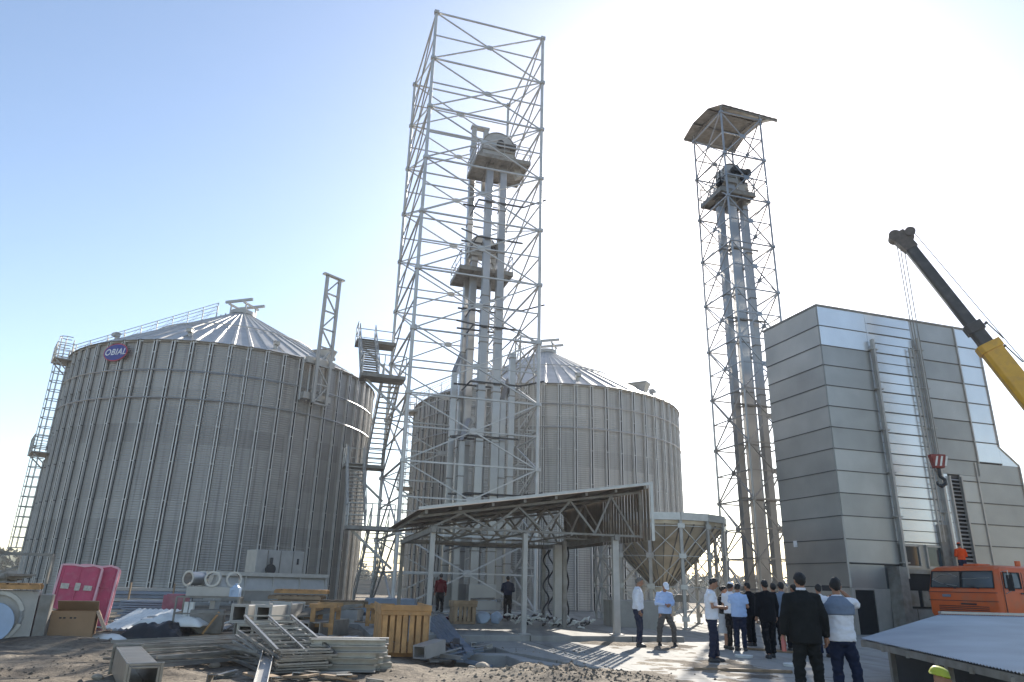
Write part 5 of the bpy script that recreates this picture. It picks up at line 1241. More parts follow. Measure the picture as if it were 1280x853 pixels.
# timber trestles and pallets
def pallet(name,label,P,rot,sx,sy,h=.14,m='wood',group='wooden pallets'):
    t = thing(name,label,'pallet',P,rot,group)
    b = MB()
    for s in (-1,0,1): b.box(0,s*sy*.45,h*.45,sx,.09,h*.6)
    b.build('bearer',M[m],t,local=True)
    b = MB(); n = 7
    for i in range(n): b.box((-.5+(i+.5)/n)*sx,0,h*.86,sx/n*.72,sy,.022)
    b.build('deck',M[m],t,local=True); return t
def trestle(label,P,rot,sx,sy,h,m='wood'):
    t = thing('timber_trestle',label,'trestle',P,rot,'timber trestles')
    for s in (-1,1):
        for u in (-1,1): b = MB(); b.box(s*(sx/2-.06),u*(sy/2-.06),h/2,.12,.10,h); b.build('leg',M[m],t,local=True,bevel=.006)
        b = MB(); b.box(0,s*(sy/2-.06),h+.05,sx+.1,.12,.10); b.build('rail',M[m],t,local=True,bevel=.006); b = MB(); b.box(0,s*(sy/2-.0),h*.45,sx,.03,.10); b.build('rail',M[m],t,local=True,bevel=.006)
        b = MB(); b.box(s*(sx/2-.06),0,h-.05,.10,sy,.10); b.build('cross_rail',M[m],t,local=True,bevel=.006)
    return t
def gnd0(px,py,z=0): p = G(px,py,z); return (p.x,p.y,max(hz(p.x,p.y),-.05)-.01)
trestle('open timber trestle in the middle behind the ladder frames',(-4.95,21.0,-.01),D(6),.62,1.6,.78)
trestle('timber trestle next to the left edge of the big slatted crate',(-4.05,24.5,-.06),D(4),.7,1.6,.74)
trestle('timber trestle carrying planks behind the box frames',(-6.2,22.6,-.03),D(8),1.3,1.5,.82,'wood_old')
for i,(lab,P_,r_) in enumerate((('pale pallet lying on the trestle behind the box frames',(-6.2,22.5,.90),D(5)),('weathered pallet stacked second on the trestle behind the box frames',(-6.1,22.6,1.06),D(9)),)): pallet('pallet',lab,P_,r_,1.5,1.2,.14,'wood' if i else 'wood_old')
pallet('pallet','long pallet of pine planks at the rear left of the crate yard',(-6.0,26.5,.55),D(3),2.2,1.3,.3,'wood_old'); b = MB()
b.box(-6.0,26.5,.24,1.9,1.1,.56); o = b.build('steel_bundle',M['galv']); center_mesh(o); tag(o,'grey sheet bundle carrying the long rear pallet','bundle')
b = MB()
for i in range(7): b.bar((-6.0+i*.03,20.6+i*.16,.48+.03*i),(-4.9+.1*i,21.9+i*.12,.62+.03*i),.12,.05)
o = b.build('sheet_offcuts',M['galv_dark']); center_mesh(o); tag(o,'dark steel offcuts lying between the pallets and box frames','scrap')
# steel offcuts left of the slatted crate and scrap right of it
def scrap(name,label,c,n,rx,ry,hmax,lmax,mats,seed):
    r_ = random.Random(seed); t = thing(name,label,'scrap',c)
    for i in range(n):
        x = c[0]+r_.uniform(-rx,rx); y = c[1]+r_.uniform(-ry,ry); k = 1-hypot((x-c[0])/rx,(y-c[1])/ry)*.6; z = c[2]+.04+hmax*max(0,k)*r_.uniform(.1,1)
        a_ = r_.uniform(0,pi); L_ = r_.uniform(.3,1)*lmax; d = Vector((cos(a_),sin(a_),r_.uniform(-.25,.25)))*L_/2; b = MB(); w = r_.uniform(.05,.16)
        p_, q_ = Vector((x,y,z))-d, Vector((x,y,z))+d; p_.z = max(p_.z,c[2]+.02); q_.z = max(q_.z,c[2]+.02)
        (channel(b,p_,q_,w,w*.7) if i%3 else b.bar(p_,q_,w*2.2,.03)); b.build('steel_piece',M[mats[i%len(mats)]],t)
    return t
scrap('steel_scrap','low heap of bent grey steel pieces left of the slatted crate',(-3.85,17.4,-.02),22,.7,1.6,.25,1.1,['blue_sheet','galv','galv_dark'],2)
scrap('steel_scrap','heap of dark grey steel channels right of the slatted crate',(-1.15,17.9,-.25),30,.55,1.3,.55,1.5,['galv_dark','blue_sheet','galv'],4)
b = MB(); 
for i in range(4): b.bar(G(532+i*6,775,.35)+Vector((0,0,.05*i)), Vector((-.95+.07*i,16.9,-.12+.05*i)), .16,.06)
o = b.build('steel_channels',M['blue_sheet']); center_mesh(o); tag(o,'grey steel channels leaning down over the scrap right of the slatted crate','steel beam')
b = MB(); q = Vector((-1.75,15.9,-.1)); duct(b,q+Vector((0,0,.22)),q+Vector((.35,.75,.30)),.30,.26,.03,False); o = b.build('open_casing',M['galv']); center_mesh(o); tag(o,'small open steel casing on the earth at the foot of the slatted crate','casing')
# trough and control box by the left silo
tg = thing('conveyor_trough','long grey steel conveyor trough lying in front of the left silo','conveyor',(-10.3,32.2,0))
p0, p1 = A(252,740,31.0), A(403,744,34.2); p0.z = p1.z = 0
d = (p1-p0).normalized(); n_ = Vector((d.y,-d.x,0))
def tr(s,o_,z): return p0+d*s+n_*o_+Vector((0,0,z))
L_ = (p1-p0).length
b = MB(); b.ext([tr(.35,.35,.55),tr(.35,.45,1.0),tr(.35,.30,1.62),tr(.35,-.5,1.62),tr(.35,-.5,.55)], d*(L_-.35)); b.build('casing',M['galv'],tg,bevel=.01)
b = MB(); b.bar(tr(0,.36,1.62),tr(L_,.36,1.62),.24,.16); b.bar(tr(.3,.47,.98),tr(L_,.47,.98),.03,.05)
for k in range(5): b.bar(tr(.4+k*(L_-.5)/4,.40,.55),tr(.4+k*(L_-.5)/4,.40,1.6),.04,.09,up=n_)
b.build('edge_rail',M['galv_lite'],tg)
b = MB(); b.ext([tr(0,.3,.55),tr(.7,.4,.55),tr(.5,.4,1.75),tr(.35,.4,1.75)], n_*.05)
b.build('end_plate',M['galv'],tg)
for s in (.6,L_*.5,L_-.6): b = MB(); b.bar(tr(s,0,0),tr(s,0,.6),.2,.7,up=n_); b.build('support',M['galv'],tg)
mb_ = thing('control_cabinet','light grey steel machine cabinet standing behind the conveyor trough','cabinet',(-9,33.8,0))
q0, q1 = A(313,705,33.0), A(372,705,34.6); ct_ = (q0+q1)/2; rr_ = atan2((q1-q0).y,(q1-q0).x); wl = (q1-q0).length
b = MB(); b.box(ct_.x,ct_.y,2.05,wl,1.0,1.25,rr_); b.build('body',M['galv'],mb_,bevel=.02)
b = MB(); u = Vector((cos(rr_),sin(rr_),0)); v = Vector((u.y,-u.x,0)); c0 = Vector((ct_.x,ct_.y,0))+v*.515
for s in (-.27,.0,.27): b.bar(c0+u*wl*s+Vector((0,0,1.45)),c0+u*wl*s+Vector((0,0,2.66)),.03,.03,up=v)
b.build('door_seam',M['galv_dark'],mb_)
b = MB(); b.tube(c0-u*wl*.2+Vector((0,0,1.85)),c0-u*wl*.2+v*.15+Vector((0,0,1.85)),.22,16); b.bar(c0-u*wl*.2+v*.08+Vector((0,0,1.9)),c0-u*wl*.2+v*.08+Vector((0,0,2.35)),.1); b.bar(c0+u*wl*.38+Vector((0,0,2.1)),c0+u*wl*.38+Vector((0,0,2.35)),.08); b.bar(c0-u*wl*.36+v*.05+Vector((0,0,1.65)),c0-u*wl*.25+v*.05+Vector((0,0,1.65)),.12); b.build('motor',M['dark'],mb_,smooth=40)
b = MB(); b.box(ct_.x,ct_.y,.72,wl*.9,.8,1.42,rr_); b.build('stand',M['galv_dark'],mb_)
# long blue-grey profiles stacked before the silo
t = thing('profile_stack','stack of long blue grey steel profiles in front of the left silo','steel profiles',(-14,29.5,0))
for lay in range(7):
    p, q = A(130+lay*2,760,28.6), A(238,760,29.6); p.z = q.z = .18+lay*.13
    b = MB(); b.bar(p,q,.5 if lay%2 else .42,.115); b.build('profile',M['blue_sheet' if lay%3 else 'galv'],t,bevel=.01)
for px in (160,215):
    b = MB(); p = A(px,760,28.2); b.bar((p.x,p.y-.1,.0),(p.x,p.y-.1,1.2),.05); b.bar((p.x,p.y,.08),(p.x+.1,p.y+1.2,.08),.12,.12); b.build('spacer',M['wood_old'],t)
# pink panels
g3 = 'tall pink packs leaning together'
for i,(cx_,cy_,lab) in enumerate(((-12.0,20.9,'front one of two tall moulded pink plastic packs with paper labels'),(-11.72,21.28,'rear one of two tall moulded pink plastic packs, pale edged and leaning'))):
    t = thing('pink_pack',lab,'pack',(cx_,cy_,0),D(22 if i==0 else 19),g3)
    w_, h_ = 1.02, 1.68; b = MB(); n = 6
    out_ = []
    for (x,z) in ((-w_/2,0.0),(w_/2,0.0)): pass
    ol = [(-w_/2+.03,0),(w_/2-.03,0),(w_/2,.06),(w_/2,h_-.05),(w_/2-.03,h_-.01),(w_*.28,h_+.04),(w_*.05,h_-.01),(-w_*.2,h_+.02),(-w_/2+.02,h_),(-w_/2,h_-.03),(-w_/2,.06)]
    b.ext([(x,-.13,z) for x,z in ol],(0,.26,0)); b.xf(Matrix.Rotation(D(-7),4,'X') @ Matrix.Rotation(D(3),4,'Y')); b.build('pack',M['pink'],t,local=True,bevel=.03)
    b = MB(); 
    for k in range(len(ol)):
        p,q = ol[k],ol[(k+1)%len(ol)]; b.bar((p[0],.13,p[1]),(q[0],.13,q[1]),.05,.05); 
        b.bar((p[0],-.13,p[1]),(q[0],-.13,q[1]),.05,.05)
    b.xf(Matrix.Rotation(D(-7),4,'X') @ Matrix.Rotation(D(3),4,'Y')); b.build('edge_strip',M['pink_pale'],t,local=True)
    b = MB()
    for x in (-.44,-.02,.42): b.box(x,-.145,h_*.5,.03,.03,h_*.94)
    for z in (.55,1.12): b.box(0,-.142,z,w_*.94,.02,.03)
    b.xf(Matrix.Rotation(D(-7),4,'X') @ Matrix.Rotation(D(3),4,'Y')); b.build('moulded_rib',M['pink'],t,local=True)
    if i == 0:
        b = MB()
        for x,z,sx_,sz_ in ((-.29,1.12,.20,.14),(.02,1.12,.13,.20),(.28,1.10,.20,.13)):
            b = MB(); b.box(x,-.165,z,sx_,.012,sz_); b.xf(Matrix.Rotation(D(-7),4,'X') @ Matrix.Rotation(D(3),4,'Y')); b.build('paper_label',M['label'],t,local=True)
# cardboard boxes
def cardbox(label,P,rot,sx,sy,h,flaps):
    t = thing('cardboard_box',label,'cardboard box',P,rot,'open cardboard boxes'); th = .014
    for nm,it in (('wall',(0,-sy/2,h/2,sx,th,h)),('wall',(0,sy/2,h/2,sx,th,h)),('wall',(-sx/2,0,h/2,th,sy-th*2.2,h)),('wall',(sx/2,0,h/2,th,sy-th*2.2,h)),('bottom',(0,0,.012,sx-.04,sy-.04,.014))):
        b = MB(); b.box(*it); b.build(nm,M['card'],t,local=True)
    for (side,ang_,l_) in flaps:
        b = MB(); b.box(0,l_/2,0,(sx if side in 'fb' else sy)*.97,l_,.012)
        Rz = {'f':pi,'b':0,'l':pi/2,'r':-pi/2}[side]; off = {'f':(0,-sy/2,h),'b':(0,sy/2,h),'l':(-sx/2,0,h),'r':(sx/2,0,h)}[side]
        b.xf(Matrix.Translation(off) @ Matrix.Rotation(Rz,4,'Z') @ Matrix.Rotation(D(ang_),4,'X')); b.build('flap',M['card_in'],t,local=True)
    return t
p = G(72,803); cb = cardbox('big open cardboard box with raised flaps in front of the pink packs',(p.x+.08,p.y+.35,hz(p.x,p.y+.3)-.02),D(24),.88,.85,.62,[('b',150,.42),('l',20,.5),('r',-62,.48),('f',-88,.02)])
b = MB()
for x in (-.25,-.17,-.04,.04): b = MB(); b.box(x,-.436,.48,.05,.004,.03); b.build('printed_mark',M['dark'],cb,local=True)
for k in range(6): b = MB(); b.box(-.28+k*.10,-.436,.07,.05,.004,.04); b.build('printed_mark',M['dark'],cb,local=True)
p = G(112,790); cardbox('smaller torn cardboard carton tipped against the big box',(p.x-.5,p.y-2.2,.05),D(-35),.55,.45,.62,[('b',120,.35),('r',10,.3),('f',-30,.3)])
# white corrugated sheet and crumpled white sheet over black film
M['black_film'] = mat('black_film',(.012,.012,.013),.35,0,.2,5,.5,8)
b = MB(); c = Vector((-9.2,19.9,.30)); n = 26
for i in range(n):
    x0_, x1_ = -.95+1.9*i/n, -.95+1.9*(i+1)/n; z0_, z1_ = (.035 if i%2 else 0),(0 if i%2 else .035)
    if i%4 in (0,): z0_ = 0
    b.add([c+Vector((x0_,-.7,z0_-.12)),c+Vector((x1_,-.7,z1_-.12)),c+Vector((x1_+.1,.8,z1_+.30)),c+Vector((x0_+.1,.8,z0_+.30))],[(0,1,2,3)])
b.build
o = b.build('white_ribbed_sheet',M['white']); center_mesh(o); tag(o,'white ribbed sheet lying tilted beside the cardboard boxes','sheet')
def crumple(name,label,c,rx,ry,h,m,seed,cat,st=.06,cut=None):
    b = MB(); nx, ny = int(2*rx/st)+1, int(2*ry/st)+1
    for j in range(ny):
        for i in range(nx):
            x, y = -rx+i*st, -ry+j*st; e = 1-max(abs(x)/rx,abs(y)/ry)**3; nn_ = noise.noise((x*2.2+seed,y*2.2,seed))*.35+noise.noise((x*6+seed,y*6,1))*.2+noise.noise((x*14,y*14,seed))*.08
            b.v.append((c[0]+x+.05*nn_,c[1]+y,c[2]+max(0,h*(e*(.75+nn_)))))
    for j in range(ny-1):
        for i in range(nx-1): a_ = j*nx+i; b.f.append((a_,a_+1,a_+nx+1,a_+nx))
    o = b.build(name,M[m],smooth=35); s = o.modifiers.new('thick','SOLIDIFY'); s.thickness = .02; center_mesh(o); tag(o,label,cat); return o
crumple('black_film','crumpled black film heap under the torn white sheet',(-8.35,18.5,.0),.85,.55,.52,'black_film',3,'plastic film')
crumple('white_foam_sheet','torn white sheet draped over the black film heap',(-8.2,18.95,.33),.85,.45,.30,'white',8,'plastic sheet')
crumple('white_foam_sheet','flat scrap of white sheet on the earth between box and black film',(-9.35,18.0,.04),.55,.3,.14,'white',12,'plastic sheet')
# grey fan housing with pale disc and a pallet on top, far left
fh = thing('fan_housing','grey sheet fan housing with a round opening and pale blue disc at the left edge','fan housing',(-10.9,16.6,0))
b = MB(); cx_, cy_ = -11.15,16.7; a_ = D(28); u = Vector((cos(a_),sin(a_),0)); v = Vector((u.y,-u.x,0)); c0 = Vector((cx_,cy_,0))
n = 28
for k in range(n):                                   # plate with a round hole
    t0_, t1_ = 2*pi*k/n, 2*pi*(k+1)/n
    def rim(t_): 
        x_, z_ = cos(t_), sin(t_); m_ = max(abs(x_),abs(z_)); return (x_/m_*.72, z_/m_*.54)
    q = [(cos(t0_)*.47,sin(t0_)*.47),(cos(t1_)*.47,sin(t1_)*.47),rim(t1_),rim(t0_)]
    b.ext([c0+u*x_+v*.3+Vector((0,0,.55+z_)) for x_,z_ in q], v*.02)
b.build('front_plate',M['galv'],fh)
b = MB(); b.hexa([c0+u*x_+v*y_+Vector((0,0,z_)) for z_ in (.01,1.09) for x_,y_ in ((-.72,-.5),(.72,-.5),(.72,.28),(-.72,.28))]); b.build('box',M['galv'],fh,bevel=.02)
b = MB(); 
for k in range(24): t0_,t1_=2*pi*k/24,2*pi*(k+1)/24; b.bar(c0+u*cos(t0_)*.5+v*.34+Vector((0,0,.55+.5*sin(t0_))),c0+u*cos(t1_)*.5+v*.34+Vector((0,0,.55+.5*sin(t1_))),.05,.08)
b.build('inlet_ring',M['galv_lite'],fh)
b = MB(); b.ext([c0+u*(-.05+cos(2*pi*k/32)*.44)+v*.42+Vector((0,0,.44+.42*sin(2*pi*k/32))) for k in range(32)], v*.06); b.build('disc',M['paleblue'],fh,bevel=.01)
b = MB(); b.hexa([c0+u*x_+v*y_+Vector((0,0,z_)) for z_,w_ in ((.0,.0),(1.02,.0)) for x_,y_ in ((.76,-.1),(1.02,-.05),(.98,.32),(.74,.3))]); b.build('side_casing',M['galv_dark'],fh,bevel=.02)
pallet('pallet','pine pallet resting on top of the grey fan housing at the left edge',(cx_,cy_,1.10),a_,1.45,1.0,.16)
b = MB(); pp = [Vector((cx_,cy_,1.25))+u*x_+v*y_ for x_,y_ in ((-.55,.3),(.8,.3),(.8,-.4),(-.55,-.4))]
for p in pp: b.bar(p,p+Vector((0,0,.62)),.05)
for k in range(4): b.bar(pp[k]+Vector((0,0,.62)),pp[(k+1)%4]+Vector((0,0,.62)),.05)
b.bar(pp[0],pp[0]+u*.75+Vector((0,0,.35)),.05); 
o = b.build('steel_stillage',M['galv_dark']); center_mesh(o); tag(o,'open rusty steel frame standing on the pallet at the left edge','frame')
b = MB()
for k in range(5): b.box(cx_+.1*k-.1,cy_+.05*(k%2),1.30+.03*k,.5,.35,.05,.3*k)
o = b.build('plate_pile',M['galv_dark']); center_mesh(o); tag(o,'small pile of dark steel plates inside the frame on the pallet','plates')
# steel cage pallet with parts, round pipes and a blue jug
cg = thing('cage_pallet','wooden base steel cage holding parts in front of the conveyor trough','cage',(-7.2,18.9,0)); cc = Vector((-7.5,19.2,0)); a_ = D(14); u = Vector((cos(a_),sin(a_),0)); v = Vector((-u.y,u.x,0))
cn_ = [cc+u*x_+v*y_ for x_,y_ in ((-.72,-.5),(.72,-.5),(.72,.6),(-.72,.6))]
b = MB()
for p in cn_: b.bar(p+Vector((0,0,.12)),p+Vector((0,0,1.0)),.04)
for z_ in (.62,1.0):
    for k in range(4): b.bar(cn_[k]+Vector((0,0,z_)),cn_[(k+1)%4]+Vector((0,0,z_)),.035)
for k in range(1,4): b.bar(cn_[1].lerp(cn_[2],k/4)+Vector((0,0,.12)),cn_[1].lerp(cn_[2],k/4)+Vector((0,0,1.0)),.025)
b.build('frame',M['galv_dark'],cg)
b = MB(); b.box(cc.x,cc.y+.05,.10,1.55,1.25,.06,a_); b.box(cc.x,cc.y+.05,.03,1.4,.1,.08,a_); b.build('base',M['wood_old'],cg)
b = MB(); b.box(cc.x-.5,cc.y-.2,.5,.10,.08,.75,.1); b.box(cc.x-.36,cc.y-.2,.5,.10,.08,.75,-.1); o = b.build('white_posts',M['white']); center_mesh(o); tag(o,'two white plastic posts standing in the steel cage','posts')
b = MB(); b.box(cc.x-.05,cc.y+.1,.42,.8,.6,.56,.3); o = b.build('grey_case',M['galv_dark'],bevel=.02); center_mesh(o); tag(o,'dark grey steel case standing in the steel cage','case')
b = MB(); b.bar(cc+Vector((.1,-.45,.16)),cc+Vector((.38,-.3,.66)),.10,.04); o = b.build('plank',M['wood']); center_mesh(o); tag(o,'short pine plank leaning inside the steel cage','plank')
b = MB(); b.box(cc.x-.1,cc.y+.25,1.12,1.1,.7,.22,.2); o = b.build('steel_tray',M['galv']); center_mesh(o); o.location.z = 1.02; tag(o,'flat grey steel tray across the top of the cage','tray')
g4 = 'flanged round pipes on the cage'
for i,(dx,dy,rz_2,lab) in enumerate(((-.52,.1,.9,'left flanged round pipe piece on top of the steel cage'),(-.05,.1,-.7,'middle flanged round pipe piece on top of the steel cage'),(.38,.35,-.9,'right flanged round pipe piece on top of the steel cage'))):
    p = cc+Vector((dx,dy,1.44)); dd = Vector((sin(rz_2)*.35,cos(rz_2),0)).normalized()*.22; b = MB()
    for r_,l_ in ((.165,1),(.20,None)):
        if l_: 
            n = 24; 
            s_ = dd.normalized().cross(Vector((0,0,1))); 
            for rr2 in (.165,.145):
                o1 = len(b.v)
                for e_ in (-1,1):
                    for k in range(n): t_=2*pi*k/n; b.v.append(tuple(p+dd*e_+s_*cos(t_)*rr2+Vector((0,0,sin(t_)*rr2))))
                for k in range(n): k2=(k+1)%n; b.f.append((o1+k,o1+k2,o1+n+k2,o1+n+k))
        else:
            for e_ in (-1,1):
                for k in range(n): t0_,t1_=2*pi*k/n,2*pi*(k+1)/n; b.bar(p+dd*e_+s_*cos(t0_)*.17+Vector((0,0,sin(t0_)*.17)),p+dd*e_+s_*cos(t1_)*.17+Vector((0,0,sin(t1_)*.17)),.05,.03,up=dd)
    o = b.build('pipe_piece',M['galv_lite'],smooth=40); center_mesh(o); o.location.z = 1.24; tag(o,lab,'pipe',g4)
b = MB(); jx, jy = cc.x+.62, cc.y-.05; b.hexa([(jx+x_,jy+y_,z_) for z_ in (1.02,1.24) for x_,y_ in ((-.12,-.09),(.12,-.09),(.12,.09),(-.12,.09))]); b.hexa([(jx+x_,jy+y_,z_) for z_,w_ in ((1.24,.09),(1.30,.04)) for x_,y_ in ((-w_,-w_),(w_,-w_),(w_,w_),(-w_,w_))]); b.tube((jx,jy,1.30),(jx,jy,1.34),.035,12); b.path([(jx-.07,jy-.10,1.05),(jx-.07,jy-.12,1.16),(jx,jy-.12,1.19)],.012,6)
o = b.build('jerrycan',M['paleblue'],bevel=.02); center_mesh(o); tag(o,'pale blue plastic jerrycan standing on the corner of the steel cage','jerrycan')
for k,(px,py,sx_,sz_,m_,nm,lab,ct2) in enumerate(((217,772,.55,.50,'pink_faded','pink_bale','small faded pink plastic bale left of the steel cage','bale'),(190,786,1.9,.3,'white','white_board','long pale board lying behind the black film','board'),(205,798,1.1,.45,'galv','grey_box','dusty grey box standing left of the steel cage','box'))):
    p = A(px,py,21.5 if k<2 else 19.6); b = MB(); z_ = .72 if k==0 else sz_/2+.02; b.box(p.x,p.y,z_-.02*k,sx_,.6,sz_,.1); b.box(p.x,p.y,z_+sz_/2+.01,sx_*.8,.45,.03,.12)
    if k==0: b.box(p.x,p.y,.24,.5,.4,.44,.1)
    o = b.build(nm,M[m_],bevel=.03); center_mesh(o); tag(o,lab,ct2)
# blue sheeted pallet by the staircase foot
p = A(490,757,33.0); b = MB(); b.hexa([(p.x+x_,p.y+y_,z_) for z_,w_ in ((.0,1.25),(.78,1.05)) for x_,y_ in ((-w_,-.8),(w_,-.8),(w_*.9,.8),(-w_*.8,.8))]); o = b.build('sheeted_load',M['blue_sheet'],bevel=.04); center_mesh(o); tag(o,'blue grey sheeted load on the ground by the foot of the staircase','load')
# things under the canopy
crate('wooden_crate','small slatted crate on the canopy platform in front of the worker in dark clothes',(cp(2.0,5.0).x,cp(2.0,5.0).y,.15),rt,.78,.7,.66,5,'wood_old')
g5 = 'blue plastic bags under the canopy'
for i,(a_,d_,lab) in enumerate(((2.75,5.2,'blue bag right of the small crate under the canopy'),(3.3,5.3,'smaller blue bag second from the small crate under the canopy'))):
    p = cp(a_,d_,.15); b = MB(); b.ball((p.x,p.y,p.z+.2),.27-.05*i,.22,.22,16,10); b.v = [tuple(Vector(v)+Vector((noise.noise(Vector(v)*4),noise.noise(Vector(v)*4+Vector((5,5,5))),0))*.12) for v in b.v]; b.v=[(x,y,max(z,.155)) for x,y,z in b.v]
    o = b.build('bag',M['paleblue'],smooth=20); center_mesh(o); tag(o,lab,'bag',g5)
r_ = random.Random(9)
t = thing('white_bundles','row of tangled white and black plastic bundles on the floor under the canopy','bundles',tuple(cp(4.6,4.2,.15)))
for i in range(60):
    p = cp(3.7+i*.037,5.4-i*.048,.17+r_.uniform(0,.30)); a_ = r_.uniform(0,pi); d = Vector((cos(a_),sin(a_),r_.uniform(-.6,.6)))*.20; b = MB(); d *= .7; b.path([p-d,p-d*.3+Vector((0,0,.04)),p+d*.2+Vector((.03,0,.01)),p+d],[.022,.04,.032,.02],7); b.build('bundle',M['white' if i%3 else 'coil'],t,smooth=50)
t = thing('hanging_cables','black cable coils hanging in loops from the right eave beam of the canopy','cables',tuple(cp(5.2,5.2,zb-.1)))
for i in range(5):
    b = MB(); pts = []; bs = cp(5.62,6.6-i*.62,0); sw = .20+.06*(i%2)
    for k in range(40):
        t_ = k/39; pts.append(bs+ux*-.05+uy*(sw*sin(t_*pi*5+i*1.3))+ux*(.10*cos(t_*pi*5+i))+Vector((0,0,zb-.15-t_*2.35)))
    b.path(pts,.032,6); b.build('cable',M['coil'],t,smooth=60)
p = cp(5.15,3.9,0); b = MB(); b.box(p.x,p.y,1.5,.34,.22,2.7,rt)
cl_ = b.build('perforated_column',M['galv'],bevel=.01)
b = MB()
for k in range(6): b.box(p.x-.03,p.y-.115,.55+k*.42,.10,.01,.16,rt)
b.build('slot',M['opening'],cl_); center_mesh_skip = True
tag(cl_,'broad perforated steel column under the canopy left of the right front post','column')
scrap('floor_clutter','low clutter of steel pieces on the platform in front of the elevator boots',(-1.6,29.5,.15),34,1.9,1.0,.25,1.1,['galv_dark','galv','c_red','galv_dark'],12)
scrap('floor_clutter','grey steel pieces on the platform below the worker in dark red shirt',(-3.4,31.5,.15),24,1.5,1.5,.30,1.6,['galv','blue_sheet','galv_dark'],13)
b = MB(); p = A(620,751,26.5); b.tube(p+Vector((-.9,0,.02)),p+Vector((-.05,0,.05)),.05,8); b.lathe([(.0,.0),(.09,.02),(.16,.10),(.17,.13)],14,(p.x+.1,p.y,p.z-.06)); b.bar(p+Vector((-.9,0,0)),p+Vector((-.9,.0,-(p.z-.15))),.05); o = b.build('work_lamp',M['reflector']); center_mesh(o); tag(o,'small shiny work lamp on a pole under the canopy','lamp')
# stones, clods, kerb planks and small litter
g6 = 'stones on the bare earth'
for i,(px,py,s_,lab) in enumerate(((603,834,.16,'largest flat sandy stone on the earth below the recessed footing'),(590,838,.08,'small pale stone beside the largest flat stone'),(122,846,.09,'pale stone at the lower left left of the nearest duct'),(268,834,.10,'yellowish stone left of the single short channel'),(336,842,.07,'small white stone right of the single short channel'))):
    p = G(px,py); b = MB(); b.ball((p.x,p.y,hz(p.x,p.y)+s_*.3),s_,s_*.8,s_*.5,12,8); b.v = [tuple(Vector(v)+(Vector(v)-p).normalized()*noise.noise(Vector(v)*7)*s_*.35) for v in b.v]; o = b.build('stone',mat('stone_%d'%i,(.38,.32,.25),.9,0,.2,10,.4,30),smooth=30); center_mesh(o); tag(o,lab,'stone',g6)
b = MB(); r_ = random.Random(21)
for i in range(2600):
    u_ = r_.random()
    if u_ < .5: x = r_.gauss(1.2,1.0); y = r_.gauss(13.6,.8)
    else: x = r_.uniform(-9,2.5); y = r_.uniform(9.5,19)
    if x > .45+(17.6-y)*.55 and y < 17.6: 
        if r_.random() < .8: continue
    s_ = abs(r_.gauss(0,.012))+.005; z = hz(x,y)
    if x > .45+(17.6-y)*.55: z = max(z,0)
    if abs(x) > 20: continue
    pts_ = [(x+r_.uniform(-s_,s_),y+r_.uniform(-s_,s_),z-s_*.3),(x+s_*1.3,y+s_*r_.uniform(-1,0),z+s_*.2),(x-s_*.3,y+s_*1.2,z+s_*.3),(x-s_,y-s_*.8,z+s_*.2),(x+s_*.1,y,z+s_*1.1)]
    b.add(pts_,[(0,1,2),(0,2,3),(0,3,1),(1,4,2),(2,4,3),(3,4,1)])
o = b.build('clods',M['dirt']); o['kind'] = 'stuff'
for i,(a_,c_,lab) in enumerate((((868,838),(990,842),'low straight timber batten on the concrete at the feet of the visitors'),((930,812),(1004,818),'second timber batten on the concrete behind the group'),)):
    p, q = G(*a_), G(*c_); b = MB(); b.bar((p.x,p.y,.03),(q.x,q.y,.03),.10,.05); o = b.build('batten',M['wood_old']); center_mesh(o); tag(o,lab,'timber','battens on the concrete')
for i,(px,py,lab) in enumerate(((930,822,'white bucket lid left on the concrete near the group'),(992,833,'flat white plastic piece on the concrete right of the bucket lid'))):
    p = G(px,py); b = MB(); b.lathe([(0,0),(.20,0),(.21,.05),(0,.06)],20,(p.x,p.y,.001)); o = b.build('plastic_disc',M['white'],smooth=30); center_mesh(o); tag(o,lab,'lid')

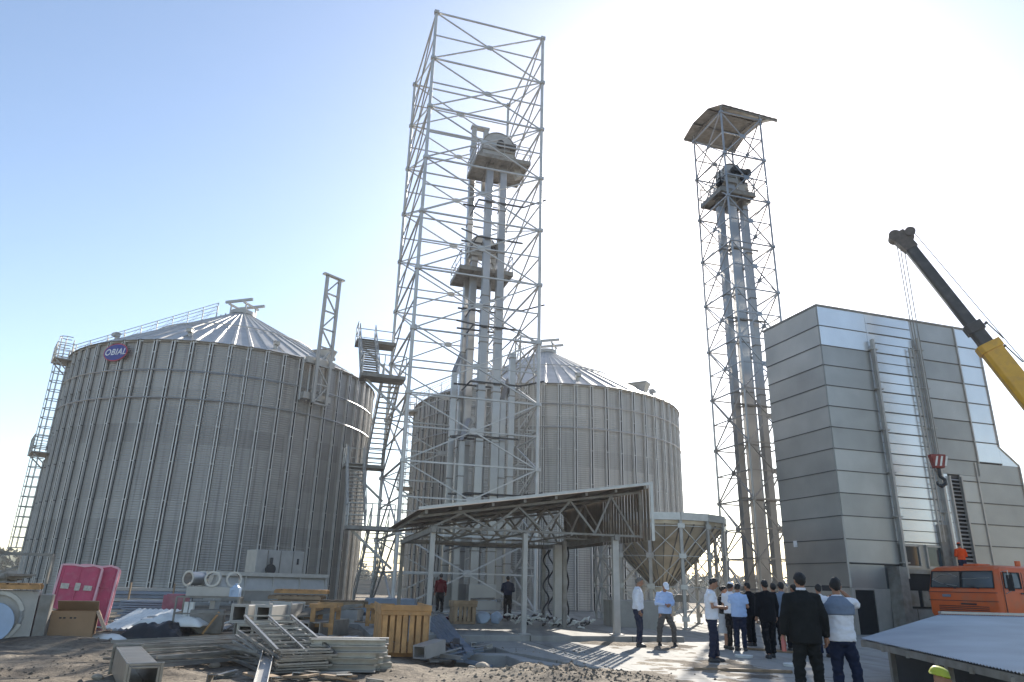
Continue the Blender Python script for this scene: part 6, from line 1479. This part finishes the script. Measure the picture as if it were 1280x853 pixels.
# more odds and ends between the cage, the ducts and the trough
scrap('yard_scrap','mixed low scrap of steel and boards in front of the conveyor trough',(-8.6,23.6,-.05),40,2.6,1.6,.45,1.4,['galv','blue_sheet','wood_old','galv_dark','white','galv'],31)
scrap('yard_scrap','scattered steel and boards behind the timber trestles',(-4.6,27.5,-.05),40,2.6,2.2,.40,1.5,['galv_dark','blue_sheet','galv','wood_old'],32)
scrap('yard_scrap','short rusty pieces strewn between the cage and the stacked ducts',(-7.0,17.4,-.02),22,.9,.6,.16,.7,['galv_dark','scrap','wood_old'],33)
scrap('yard_scrap','bits of board and steel on the earth right of the nearest duct',(-3.2,11.9,-.0),16,1.3,.5,.06,.5,['wood_old','scrap','galv_dark'],34)
scrap('yard_scrap','dusty pieces lying in front of the pink packs and the white ribbed sheet',(-10.0,20.6,-.02),26,1.8,.8,.25,.8,['blue_sheet','galv_dark','white','wood_old'],35)
for i,(x,y,a_,lab) in enumerate(((-6.9,24.8,.3,'stack of grey steel sheets in front of the right end of the conveyor trough'),(-11.8,25.5,.1,'stack of grey steel sheets behind the pink packs'))):
    b = MB(); r_ = random.Random(50+i)
    for k in range(9): b.box(x+r_.uniform(-.08,.08),y+r_.uniform(-.08,.08),.04+k*.075,1.9+r_.uniform(-.1,.1),.9,.055,a_+r_.uniform(-.05,.05))
    o = b.build('sheet_stack',M['scrap' if i==0 else 'blue_sheet']); center_mesh(o); tag(o,lab,'steel sheets','stacks of steel sheets')
t = thing('cable_coil','coil of thin black cable lying on the earth left of the slatted crate','cable coil',(-4.2,16.0,0))
b = MB(); pts = []
for k in range(160): t_ = k/159*2*pi*6; rr = .24+.03*sin(k*.7); pts.append((-4.2+rr*cos(t_),16.0+rr*sin(t_),hz(-4.2,16)+.03+k*.0006+.01*sin(k*1.3)))
b.path(pts,.012,5); b.build('cable',M['coil'],t,smooth=60)
# ------------------------------------------------------------------ dusty air
hz_m = bpy.data.materials.new('dusty_air'); hz_m.use_nodes = True; nt = hz_m.node_tree; nt.nodes.clear()
ou = nt.nodes.new('ShaderNodeOutputMaterial'); pv = nt.nodes.new('ShaderNodeVolumePrincipled'); pv.inputs['Density'].default_value = .00055; pv.inputs['Color'].default_value = (.95,.96,1,1); pv.inputs['Anisotropy'].default_value = .3
nt.links.new(pv.outputs[0], ou.inputs['Volume'])
b = MB(); b.hexa([(x,y,z) for z in (-2,45) for x,y in ((-420,-40),(420,-40),(420,420),(-420,420))]); o = b.build('haze', hz_m); o['kind'] = 'stuff'
